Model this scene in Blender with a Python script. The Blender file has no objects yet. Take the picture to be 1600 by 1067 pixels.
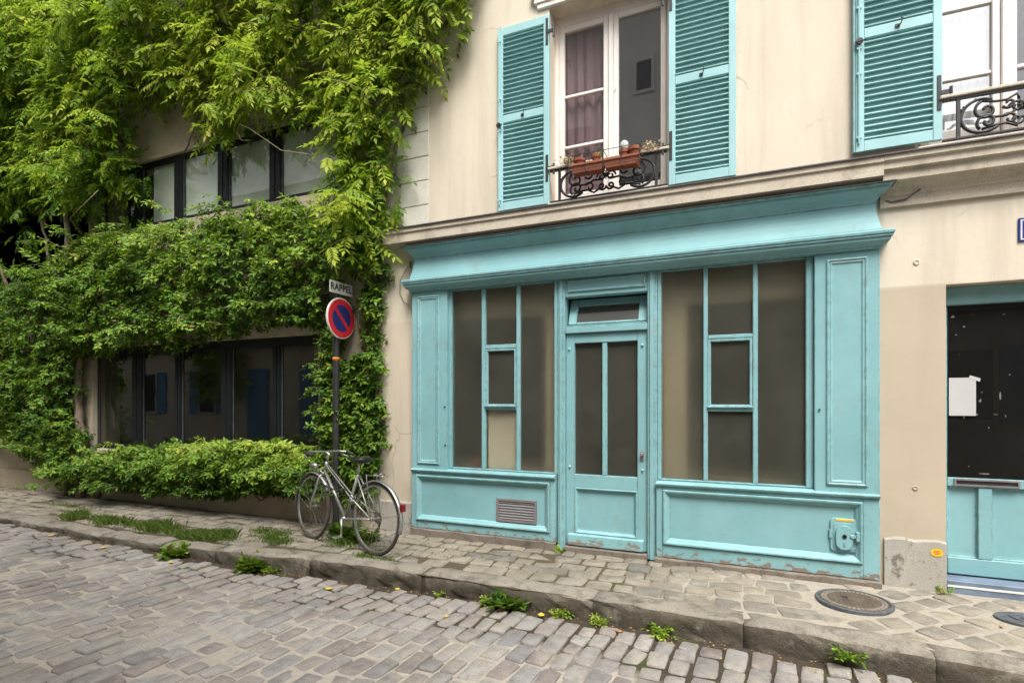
import bpy, math, random
import numpy as np
from mathutils import Vector, Matrix
random.seed(7); rng = np.random.default_rng(11)
sc = bpy.context.scene; COL = sc.collection
R = math.radians

# ------------------------------------------------------------------ camera, sky, sun, exposure
cam = bpy.data.objects.new('camera', bpy.data.cameras.new('camera')); COL.objects.link(cam)
cam.location = (0, -5.065, 1.42); cam.rotation_euler = (R(90), 0, R(23.349))
cam.data.sensor_width = 36; cam.data.lens = 36 * 850 / 1600; cam.data.shift_y = (628 - 533.5) / 1600
cam.data.clip_start = .05; cam.data.clip_end = 4000
sc.camera = cam
W = bpy.data.worlds.new('World'); sc.world = W; W.use_nodes = True
SUN_EL, SUN_AZ = R(58), R(150)            # azimuth measured from +y towards +x
nt = W.node_tree; bg = nt.nodes['Background']
sky = nt.nodes.new('ShaderNodeTexSky'); sky.sky_type = 'NISHITA'; sky.sun_disc = False
sky.sun_elevation = SUN_EL; sky.sun_rotation = SUN_AZ; sky.dust_density = 4; sky.air_density = 1.2
hs = nt.nodes.new('ShaderNodeHueSaturation'); hs.inputs['Saturation'].default_value = .16
nt.links.new(sky.outputs[0], hs.inputs['Color']); nt.links.new(hs.outputs[0], bg.inputs[0]); bg.inputs[1].default_value = .13
sl = bpy.data.lights.new('sun', 'SUN'); sl.energy = 1.8; sl.angle = R(24); sl.color = (1, .965, .91)
so = bpy.data.objects.new('sun', sl); COL.objects.link(so)
sd = Vector((math.sin(SUN_AZ) * math.cos(SUN_EL), math.cos(SUN_AZ) * math.cos(SUN_EL), math.sin(SUN_EL)))
so.rotation_euler = sd.to_track_quat('Z', 'Y').to_euler()
sc.view_settings.view_transform = 'Standard'; sc.view_settings.look = 'None'
sc.view_settings.exposure = 1.3; sc.view_settings.gamma = 1
sc.render.engine = 'CYCLES'
sc.cycles.use_denoising = True; sc.cycles.max_bounces = 10; sc.cycles.diffuse_bounces = 5
sc.cycles.transparent_max_bounces = 12; sc.cycles.sample_clamp_indirect = 6
sc.cycles.caustics_reflective = False

# ------------------------------------------------------------------ material helpers
def new_mat(name):
    m = bpy.data.materials.new(name); m.use_nodes = True
    t = m.node_tree; b = t.nodes['Principled BSDF']
    return m, t, b
def N(t, kind, **kw):
    n = t.nodes.new(kind)
    for k, v in kw.items():
        if k in n.inputs: n.inputs[k].default_value = v
        else: setattr(n, k, v)
    return n
def noise(t, vec, scale, detail=4, rough=.55, w=None):
    n = N(t, 'ShaderNodeTexNoise', Scale=scale, Detail=detail, Roughness=rough)
    if vec is not None: t.links.new(vec, n.inputs['Vector'])
    return n.outputs['Fac']
def ramp(t, fac, stops):
    r = t.nodes.new('ShaderNodeValToRGB'); t.links.new(fac, r.inputs[0])
    e = r.color_ramp.elements
    while len(e) < len(stops): e.new(.5)
    for el, (p, c) in zip(e, stops):
        el.position = p; el.color = (c, c, c, 1) if isinstance(c, (int, float)) else (*c, 1)
    return r.outputs[0]
def mix(t, fac, a, b, blend='MIX'):
    n = t.nodes.new('ShaderNodeMix'); n.data_type = 'RGBA'; n.blend_type = blend
    for s, v in ((n.inputs[0], fac), (n.inputs[6], a), (n.inputs[7], b)):
        if isinstance(v, (int, float)): s.default_value = v
        elif isinstance(v, tuple): s.default_value = (*v, 1)
        else: t.links.new(v, s)
    return n.outputs[2]
def math_(t, op, a, b=0.0):
    n = t.nodes.new('ShaderNodeMath'); n.operation = op
    for s, v in zip(n.inputs, (a, b)):
        if isinstance(v, (int, float)): s.default_value = v
        else: t.links.new(v, s)
    return n.outputs[0]
def bump(t, b, h, strength=.2, dist=.01):
    n = N(t, 'ShaderNodeBump', Strength=strength, Distance=dist); t.links.new(h, n.inputs['Height'])
    t.links.new(n.outputs[0], b.inputs['Normal'])
def objvec(t, jitter=True):
    tc = t.nodes.new('ShaderNodeTexCoord')
    if not jitter: return tc.outputs['Object']
    oi = t.nodes.new('ShaderNodeObjectInfo')
    c = N(t, 'ShaderNodeCombineXYZ'); k = math_(t, 'MULTIPLY', oi.outputs['Random'], 37.0)
    t.links.new(k, c.inputs[0]); t.links.new(k, c.inputs[1])
    a = t.nodes.new('ShaderNodeVectorMath'); a.operation = 'ADD'
    t.links.new(tc.outputs['Object'], a.inputs[0]); t.links.new(c.outputs[0], a.inputs[1])
    return a.outputs[0]
def world_pos(t):
    return t.nodes.new('ShaderNodeNewGeometry').outputs['Position']
def simple(name, col, rough=.6, var=.2, scale=6, bmp=.15, bscale=60, metal=0, spec=.4):
    m, t, b = new_mat(name); v = objvec(t)
    f = noise(t, v, scale, 5, .6)
    c = ramp(t, f, [(.3, tuple(x * (1 - var) for x in col)), (.7, tuple(min(1, x * (1 + var)) for x in col))])
    t.links.new(c, b.inputs['Base Color'])
    f2 = noise(t, v, scale * 4, 3); rr = ramp(t, f2, [(.3, max(.05, rough - .12)), (.7, min(1, rough + .12))])
    t.links.new(rr, b.inputs['Roughness']); b.inputs['Metallic'].default_value = metal
    b.inputs['Specular IOR Level'].default_value = spec
    if bmp: bump(t, b, noise(t, v, bscale, 4), bmp, .004)
    return m
def paint(name, col, chips=0.0, dirt=.35, wood=(.30, .24, .19), rough=.42):
    m, t, b = new_mat(name); p = world_pos(t)
    big = noise(t, p, 1.6, 4, .6); fine = noise(t, p, 14, 5, .65)
    c = ramp(t, big, [(.28, tuple(x * .85 for x in col)), (.72, (min(1, col[0] * 1.16 + .012), min(1, col[1] * 1.08), min(1, col[2] * 1.08)))])
    # brush marks and rain streaks run down the boards
    mp = N(t, 'ShaderNodeMapping'); mp.inputs['Scale'].default_value = (11, 11, .9); t.links.new(p, mp.inputs[0])
    st = noise(t, mp.outputs[0], 1.0, 4, .6)
    c = mix(t, math_(t, 'MULTIPLY', ramp(t, st, [(.55, 0.0), (.8, 1.0)]), dirt * .7), c, tuple(x * .84 for x in col))
    sp = noise(t, p, 75, 2, .5)
    c = mix(t, math_(t, 'MULTIPLY', ramp(t, sp, [(.70, 0.0), (.76, 1.0)]), .5), c, (.13, .14, .12))
    gr = noise(t, p, 5.0, 6, .7)
    c = mix(t, math_(t, 'MULTIPLY', ramp(t, gr, [(.54, 0.0), (.74, 1.0)]), dirt), c, (.20, .27, .23))
    h = fine
    if chips:
        mp2 = N(t, 'ShaderNodeMapping'); mp2.inputs['Scale'].default_value = (1, 1, 1.8); t.links.new(p, mp2.inputs[0])
        ch = noise(t, mp2.outputs[0], 11, 8, .72)
        sx = N(t, 'ShaderNodeSeparateXYZ'); t.links.new(p, sx.inputs[0])
        ch = math_(t, 'ADD', ch, ramp(t, sx.outputs[2], [(.02, chips * 2.0), (.15, 0.0)]))
        k = ramp(t, ch, [(.70 - chips * .6, 0.0), (.715 - chips * .6, 1.0)])
        c = mix(t, k, c, mix(t, noise(t, p, 60, 4), (wood[0] * .4, wood[1] * .4, wood[2] * .4), wood))
        h = math_(t, 'SUBTRACT', math_(t, 'MULTIPLY', fine, .4), k)
    if chips:                                                    # knocked edges show the undercoat
        g = t.nodes.new('ShaderNodeNewGeometry'); bv = N(t, 'ShaderNodeBevel', Radius=.013); bv.samples = 5
        dp = t.nodes.new('ShaderNodeVectorMath'); dp.operation = 'DOT_PRODUCT'; t.links.new(g.outputs['Normal'], dp.inputs[0]); t.links.new(bv.outputs[0], dp.inputs[1])
        ed = ramp(t, dp.outputs['Value'], [(.90, 1.0), (.985, 0.0)])
        wn = ramp(t, noise(t, p, 15, 7, .75), [(.47, 0.0), (.54, 1.0)])
        c = mix(t, math_(t, 'MULTIPLY', math_(t, 'MULTIPLY', ed, wn), .8), c, (.10, .085, .068))
    t.links.new(c, b.inputs['Base Color'])
    t.links.new(ramp(t, gr, [(.3, rough), (.7, rough + .2)]), b.inputs['Roughness'])
    b.inputs['Specular IOR Level'].default_value = .4
    bump(t, b, h, .25, .003)
    return m

TEAL = (.195, .405, .425)
M = {}
M['teal'] = paint('teal_paint', TEAL, chips=.012, dirt=.5)
M['teal_worn'] = paint('worn_teal_paint', TEAL, chips=.11, dirt=.55)
M['teal_edge'] = paint('scuffed_teal_paint', TEAL, chips=.035, dirt=.5)
M['teal_pale'] = paint('pale_teal_paint', (.30, .54, .555), dirt=.25)
M['teal_slat'] = paint('slat_teal_paint', (.29, .54, .54), dirt=.3)
M['teal_back'] = paint('shutter_backing_paint', (.24, .47, .465), dirt=.3)
M['white'] = paint('white_window_paint', (.74, .71, .66), dirt=.15)
def plaster():
    m, t, b = new_mat('cream_plaster'); p = world_pos(t)
    sx = N(t, 'ShaderNodeSeparateXYZ'); t.links.new(p, sx.inputs[0])
    wob = math_(t, 'MULTIPLY', noise(t, p, 1.5, 3), .05)
    zz = math_(t, 'ADD', sx.outputs[2], wob)
    low = ramp(t, math_(t, 'DIVIDE', zz, 4.0), [(.5815, 1.0), (.5835, 0.0)])       # the repainted lower coat
    low = math_(t, 'MULTIPLY', low, ramp(t, math_(t, 'DIVIDE', math_(t, 'ADD', sx.outputs[0], 4.5), 6.0), [(.80, .35), (.81, 1.0)]))
    up = ramp(t, noise(t, p, .9, 5, .6), [(.3, (.60, .525, .42)), (.7, (.67, .60, .485))])
    lo = ramp(t, noise(t, p, 1.3, 5, .6), [(.3, (.45, .37, .28)), (.7, (.505, .42, .32))])
    c = mix(t, low, up, lo)
    mp = N(t, 'ShaderNodeMapping'); mp.inputs['Scale'].default_value = (5, 5, .5); t.links.new(p, mp.inputs[0])
    c = mix(t, math_(t, 'MULTIPLY', ramp(t, noise(t, mp.outputs[0], 1.0, 6, .65), [(.46, 0.0), (.74, 1.0)]), .5), c, (.40, .335, .26))
    c = mix(t, math_(t, 'MULTIPLY', ramp(t, noise(t, p, 9, 6, .7), [(.6, 0.0), (.75, 1.0)]), .35), c, (.43, .36, .28))
    vm = t.nodes.new('ShaderNodeVectorMath'); vm.operation = 'ADD'; nz = N(t, 'ShaderNodeTexNoise', Scale=3.0, Detail=6.0); t.links.new(p, nz.inputs['Vector'])
    vs_ = t.nodes.new('ShaderNodeVectorMath'); vs_.operation = 'SCALE'; vs_.inputs['Scale'].default_value = .35; t.links.new(nz.outputs['Color'], vs_.inputs[0]); t.links.new(p, vm.inputs[0]); t.links.new(vs_.outputs[0], vm.inputs[1])
    vo = N(t, 'ShaderNodeTexVoronoi', Scale=.75); vo.feature = 'DISTANCE_TO_EDGE'; t.links.new(vm.outputs[0], vo.inputs['Vector'])
    ck = math_(t, 'MULTIPLY', ramp(t, vo.outputs['Distance'], [(.0, 1.0), (.006, 0.0)]), ramp(t, noise(t, p, .8, 3), [(.52, 0.0), (.60, 1.0)]))
    c = mix(t, math_(t, 'MULTIPLY', ck, .55), c, (.22, .17, .12))
    spz = ramp(t, math_(t, 'ADD', sx.outputs[2], math_(t, 'MULTIPLY', noise(t, p, 5, 6, .7), .7)), [(.55, 1.0), (1.0, 0.0)])
    c = mix(t, math_(t, 'MULTIPLY', spz, .3), c, (.30, .25, .18))
    t.links.new(c, b.inputs['Base Color']); b.inputs['Roughness'].default_value = .9; b.inputs['Specular IOR Level'].default_value = .15
    bump(t, b, math_(t, 'ADD', noise(t, p, 120, 4), math_(t, 'MULTIPLY', noise(t, p, 12, 4), 1.5)), .25, .004)
    return m
M['plaster'] = plaster()
def weathered(name, a, bcol, stain, scale=2.0, amt=.6, bmp=.5, bd=.01, rough=.88, th=(.5, .66)):
    m, t, b = new_mat(name); p = world_pos(t)
    c = ramp(t, noise(t, p, scale, 6, .65), [(.3, a), (.7, bcol)])
    k = ramp(t, noise(t, p, scale * 2.6, 8, .72), [(th[0], 0.0), (th[1], 1.0)])
    c = mix(t, math_(t, 'MULTIPLY', k, amt), c, stain)
    c = mix(t, math_(t, 'MULTIPLY', ramp(t, noise(t, p, 90, 3), [(.35, 1.0), (.6, 0.0)]), .25), c, tuple(x * .5 for x in stain))
    t.links.new(c, b.inputs['Base Color']); b.inputs['Roughness'].default_value = rough; b.inputs['Specular IOR Level'].default_value = .25
    bump(t, b, math_(t, 'ADD', noise(t, p, 25, 8, .7), math_(t, 'MULTIPLY', noise(t, p, 130, 3), .35)), bmp, bd)
    return m
M['plinth'] = weathered('grey_plinth_render', (.36, .335, .29), (.44, .41, .36), (.13, .115, .095), 3.0, .8, .4, .006, th=(.56, .62))
M['string'] = weathered('stringcourse_render', (.50, .44, .35), (.60, .53, .43), (.28, .23, .175), 1.6, .6, .2, .004)
M['quoin'] = weathered('pale_quoin_stone', (.60, .57, .50), (.66, .63, .56), (.48, .45, .40), 2.0, .4, .2, .003)
M['beige'] = weathered('beige_render', (.46, .385, .29), (.53, .45, .34), (.30, .24, .17), 1.5, .55, .25, .004)
M['concrete'] = weathered('dark_concrete_base', (.16, .135, .108), (.23, .195, .16), (.075, .062, .048), 4.0, .7, .5, .008)
M['kerb'] = weathered('granite_kerb', (.225, .20, .165), (.32, .285, .235), (.075, .062, .045), 2.4, .75, .9, .014, th=(.50, .66))
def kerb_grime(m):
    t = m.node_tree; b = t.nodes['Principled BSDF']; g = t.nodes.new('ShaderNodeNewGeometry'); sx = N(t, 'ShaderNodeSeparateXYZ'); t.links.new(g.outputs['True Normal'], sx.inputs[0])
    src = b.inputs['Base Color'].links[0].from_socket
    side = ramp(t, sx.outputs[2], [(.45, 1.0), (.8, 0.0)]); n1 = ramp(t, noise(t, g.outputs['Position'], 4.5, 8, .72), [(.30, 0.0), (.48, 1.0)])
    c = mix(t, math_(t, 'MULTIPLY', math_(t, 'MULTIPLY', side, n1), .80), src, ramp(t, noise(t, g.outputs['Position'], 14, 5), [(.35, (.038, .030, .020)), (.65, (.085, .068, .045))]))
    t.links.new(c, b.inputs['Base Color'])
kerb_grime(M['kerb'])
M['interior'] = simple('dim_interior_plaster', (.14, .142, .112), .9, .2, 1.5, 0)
M['tan'] = simple('tan_lining_board', (.50, .42, .28), .8, .1, 1.5, 0)
M['cream_board'] = simple('cream_cardboard', (.84, .76, .58), .8, .12, 3, .1)
M['zinc'] = simple('dark_zinc', (.10, .095, .09), .55, .3, 8, .2, metal=.3)
M['iron'] = simple('black_iron', (.022, .022, .024), .5, .3, 20, .3, 90, spec=.5)
M['anth'] = simple('anthracite_aluminium', (.012, .013, .015), .5, .15, 5, .05, spec=.18)
M['blackp'] = simple('black_post_paint', (.028, .027, .027), .45, .3, 12, .2)
M['terra'] = simple('terracotta', (.27, .085, .045), .8, .25, 12, .3)
M['steel'] = simple('worn_chrome', (.44, .43, .40), .36, .25, 30, .1, 120, metal=.9)
M['silver'] = simple('silver_bike_paint', (.34, .335, .31), .36, .15, 10, .03, metal=.55)
M['rubber'] = simple('black_rubber', (.028, .026, .025), .75, .3, 25, .3)
M['tyrewall'] = simple('brown_tyre_wall', (.055, .042, .034), .8, .3, 25, .2)
M['saddle'] = simple('black_saddle_vinyl', (.014, .014, .015), .4, .2, 20, .1)
M['redlens'] = simple('red_reflector', (.16, .006, .010), .25, .15, 60, .3, 200)
M['signred'] = simple('sign_red', (.60, .025, .035), .4, .12, 4, .03)
M['signblue'] = simple('sign_blue', (.022, .035, .16), .4, .12, 4, .03)
M['signwhite'] = simple('sign_white', (.66, .64, .59), .45, .1, 6, .04)
M['lettering'] = simple('black_lettering', (.02, .02, .02), .5, .1, 4, 0)
M['yellow'] = simple('yellow_sticker', (.68, .46, .03), .5, .15, 20, .05)
M['plateblue'] = simple('enamel_blue', (.02, .04, .22), .25, .1, 4, 0)
M['paper'] = simple('white_paper', (.46, .455, .45), .7, .05, 4, .1)
M['bluestep'] = simple('blue_grey_step', (.14, .18, .24), .6, .3, 6, .2)
M['grille'] = simple('grey_brown_grille', (.22, .19, .19), .5, .2, 10, .1, metal=.2)
M['castiron'] = simple('rusty_cast_iron', (.115, .085, .066), .65, .45, 14, .6, 120, metal=.3)
M['castblue'] = simple('blue_grey_cast_iron', (.10, .105, .115), .6, .35, 18, .5, 120, metal=.25)
M['bark'] = simple('grey_brown_bark', (.17, .13, .095), .9, .35, 12, .8, 50)
M['twig'] = simple('pale_green_twig', (.30, .27, .14), .7, .25, 12, .2)
M['soil'] = simple('dark_soil', (.05, .04, .03), .95, .4, 20, .8, 60)
M['dryflower'] = simple('dried_pale_flowers', (.52, .42, .27), .9, .3, 30, .2)
M['redcurtain'] = simple('dusty_rose_curtain', (.25, .155, .17), .9, .15, 4, .1)
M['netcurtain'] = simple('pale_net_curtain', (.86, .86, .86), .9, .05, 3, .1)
M['blind'] = simple('pale_green_blind', (.52, .57, .47), .8, .2, 1.2, 0)
M['oppgrey'] = weathered('grey_render_opposite', (.38, .37, .36), (.45, .44, .43), (.30, .29, .28), .8, .4, .1)
M['oppcream'] = weathered('cream_render_opposite', (.42, .38, .30), (.50, .45, .36), (.42, .36, .28), .8, .4, .1)
M['oppblue'] = simple('blue_door_paint', (.03, .15, .30), .45, .15, 3, 0)
M['slate'] = simple('slate_roof', (.10, .10, .11), .6, .25, 4, .2)
M['leafyellow'] = simple('yellow_fallen_leaf', (.62, .42, .05), .7, .25, 40, .1)
M['leafbrown'] = simple('brown_fallen_leaf', (.34, .18, .08), .8, .3, 40, .1)

def glass(name, tint=(1, 1, 1), dust=.0, dustcol=(.3, .27, .22), ior=1.5, blur=0.0, refl=1.0):
    m = bpy.data.materials.new(name); m.use_nodes = True; t = m.node_tree
    t.nodes.remove(t.nodes['Principled BSDF']); out = t.nodes['Material Output']
    tr = N(t, 'ShaderNodeBsdfTransparent', Color=(*tint, 1)); last = tr.outputs[0]
    if blur:
        rf = N(t, 'ShaderNodeBsdfRefraction', Roughness=blur, IOR=1.42, Color=(*tint, 1))
        mx = N(t, 'ShaderNodeMixShader', Fac=.88); t.links.new(last, mx.inputs[1]); t.links.new(rf.outputs[0], mx.inputs[2]); last = mx.outputs[0]
    if dust:
        p = world_pos(t)
        df = N(t, 'ShaderNodeBsdfDiffuse', Color=(*dustcol, 1))
        k = ramp(t, math_(t, 'ADD', math_(t, 'MULTIPLY', noise(t, p, 1.7, 7, .65), .8), math_(t, 'MULTIPLY', noise(t, p, 22, 6, .7), .2)), [(.32, dust * .65), (.7, dust * 1.4)])
        mx = N(t, 'ShaderNodeMixShader'); t.links.new(k, mx.inputs[0]); t.links.new(last, mx.inputs[1]); t.links.new(df.outputs[0], mx.inputs[2]); last = mx.outputs[0]
    gl = N(t, 'ShaderNodeBsdfGlossy', Roughness=.015)
    lw = N(t, 'ShaderNodeLayerWeight', Blend=.5); f0 = ((ior - 1) / (ior + 1)) ** 2
    fr_ = math_(t, 'ADD', math_(t, 'MULTIPLY', math_(t, 'POWER', lw.outputs['Facing'], 5.0), 1 - f0), f0)
    p2 = world_pos(t); bp = N(t, 'ShaderNodeBump', Strength=.015, Distance=.02); t.links.new(noise(t, p2, 2.5, 2), bp.inputs['Height'])
    t.links.new(bp.outputs[0], gl.inputs['Normal'])
    mx = N(t, 'ShaderNodeMixShader'); t.links.new(math_(t, 'MULTIPLY', fr_, refl), mx.inputs[0])
    t.links.new(last, mx.inputs[1]); t.links.new(gl.outputs[0], mx.inputs[2]); t.links.new(mx.outputs[0], out.inputs[0])
    return m
M['shopglass'] = glass('dusty_shop_glass', (.92, .91, .87), .21, (.205, .20, .155), 1.45, .85)
M['houseglass'] = glass('window_glass', (.95, .95, .95), .03, (.3, .3, .3), 1.9)
M['mirrorglass'] = glass('reflective_window_glass', (.9, .9, .92), .05, (.3, .3, .32), 2.9)
M['skyglass'] = glass('double_glazed_glass', (.97, .97, .97), .02, (.3, .3, .3), 3.0)
M['blindglass'] = glass('office_glass', (.92, .94, .93), .03, (.2, .2, .2), 1.7)
M['darkglass'] = glass('tinted_office_glass', (.45, .47, .47), .02, (.2, .2, .2), 2.1)
M['doorglass'] = glass('blacked_glass', (.10, .10, .10), .10, (.10, .095, .085), 1.4)

def stone(name, cols, bmp=.75):
    m, t, b = new_mat(name); v = objvec(t)
    g = t.nodes.new('ShaderNodeNewGeometry'); oi = t.nodes.new('ShaderNodeObjectInfo')
    f = math_(t, 'FRACT', math_(t, 'ADD', g.outputs['Random Per Island'], oi.outputs['Random']))
    c = ramp(t, f, [(i / (len(cols) - 1), q) for i, q in enumerate(cols)])
    p = g.outputs['Position']
    c = mix(t, 1.0, c, ramp(t, noise(t, p, .9, 4, .6), [(.3, .78), (.7, 1.18)]), 'MULTIPLY')
    c = mix(t, .75, c, ramp(t, noise(t, p, 11, 9, .75), [(.25, .30), (.5, .85), (.75, 1.15)]), 'MULTIPLY')
    c = mix(t, math_(t, 'MULTIPLY', ramp(t, noise(t, p, 3.2, 6, .7), [(.50, 0.0), (.62, 1.0)]), .6), c, ramp(t, noise(t, p, 45, 6, .7), [(.3, (.24, .21, .17)), (.7, (.42, .37, .305))]))
    c = mix(t, math_(t, 'MULTIPLY', ramp(t, noise(t, p, 160, 2), [(.56, 0.0), (.66, 1.0)]), .6), c, (.09, .078, .065))
    t.links.new(c, b.inputs['Base Color']); b.inputs['Roughness'].default_value = .72; b.inputs['Specular IOR Level'].default_value = .35
    bump(t, b, math_(t, 'ADD', noise(t, p, 24, 9, .72), math_(t, 'MULTIPLY', noise(t, p, 150, 3), .35)), bmp, .012)
    return m
M['sett'] = stone('road_sett_stone', [(.26, .243, .226), (.345, .318, .29), (.29, .28, .268), (.38, .345, .31), (.25, .212, .192), (.35, .333, .31), (.32, .29, .262), (.225, .217, .213)])
M['paver'] = stone('pavement_stone', [(.23, .20, .155), (.29, .25, .19), (.19, .175, .15), (.26, .225, .17), (.32, .275, .21), (.21, .20, .155)], .7)
def joint(name, pale, dark, bias):
    m, t, b = new_mat(name); p = world_pos(t)
    sx = N(t, 'ShaderNodeSeparateXYZ'); t.links.new(p, sx.inputs[0])
    f = math_(t, 'ADD', noise(t, p, .9, 5, .6), bias(t, sx))
    k = ramp(t, f, [(.44, 1.0), (.56, 0.0)])
    c = mix(t, k, ramp(t, noise(t, p, 30, 6, .7), [(.3, tuple(x * .72 for x in pale)), (.7, pale)]), ramp(t, noise(t, p, 40, 6, .7), [(.3, tuple(x * .5 for x in dark)), (.75, dark)]))
    moss = ramp(t, noise(t, p, 3.1, 5), [(.58, 0.0), (.66, 1.0)])
    c = mix(t, math_(t, 'MULTIPLY', math_(t, 'MULTIPLY', moss, k), .6), c, (.06, .075, .02))
    t.links.new(c, b.inputs['Base Color']); b.inputs['Roughness'].default_value = .95; b.inputs['Specular IOR Level'].default_value = .1
    bump(t, b, math_(t, 'ADD', noise(t, p, 70, 6, .7), noise(t, p, 18, 3)), .7, .008)
    return m
# earth collects in the gutter by the kerb, sandy mortar farther out
M['roadjoint'] = joint('road_joint_mortar', (.43, .385, .325), (.085, .068, .05),
    lambda t, s: ramp(t, math_(t, 'MULTIPLY', s.outputs[1], -.2), [(.24, -.0), (.42, .30)]) if False else math_(t, 'SUBTRACT', math_(t, 'MULTIPLY', math_(t, 'ADD', math_(t, 'MULTIPLY', s.outputs[1], -1.0), -1.75), .42), .02))
M['pavejoint'] = joint('pavement_joint_mortar', (.37, .33, .27), (.13, .105, .072),
    lambda t, s: math_(t, 'MULTIPLY', math_(t, 'ADD', s.outputs[0], .5), .16))

def leafmat(name, stops, transl=.35):
    m, t, b = new_mat(name); out = t.nodes['Material Output']
    a = N(t, 'ShaderNodeAttribute', attribute_name='tone'); g = t.nodes.new('ShaderNodeNewGeometry')
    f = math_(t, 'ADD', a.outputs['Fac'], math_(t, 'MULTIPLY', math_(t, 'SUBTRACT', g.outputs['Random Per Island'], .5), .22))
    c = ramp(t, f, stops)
    c = mix(t, ramp(t, g.outputs['Random Per Island'], [(.978, 0.0), (.982, 1.0)]), c, (.20, .12, .04))      # a few withered leaves
    t.links.new(c, b.inputs['Base Color']); b.inputs['Roughness'].default_value = .48; b.inputs['Specular IOR Level'].default_value = .22
    tl = N(t, 'ShaderNodeBsdfTranslucent'); t.links.new(mix(t, .55, c, (.20, .30, .02)), tl.inputs['Color'])
    mx = N(t, 'ShaderNodeMixShader', Fac=transl); t.links.new(b.outputs[0], mx.inputs[1]); t.links.new(tl.outputs[0], mx.inputs[2])
    t.links.new(mx.outputs[0], out.inputs[0])
    return m
M['wisteria'] = leafmat('wisteria_leaf', [(0, (.024, .058, .009)), (.3, (.085, .185, .016)), (.55, (.27, .40, .028)), (1, (.64, .66, .10))], .54)
M['evergreen'] = leafmat('evergreen_leaf', [(0, (.016, .042, .009)), (.36, (.060, .135, .015)), (.65, (.17, .29, .028)), (1, (.44, .50, .08))], .3)
M['grass'] = leafmat('grass_blade', [(0, (.035, .075, .012)), (.5, (.085, .15, .025)), (1, (.22, .25, .07))], .3)

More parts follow.
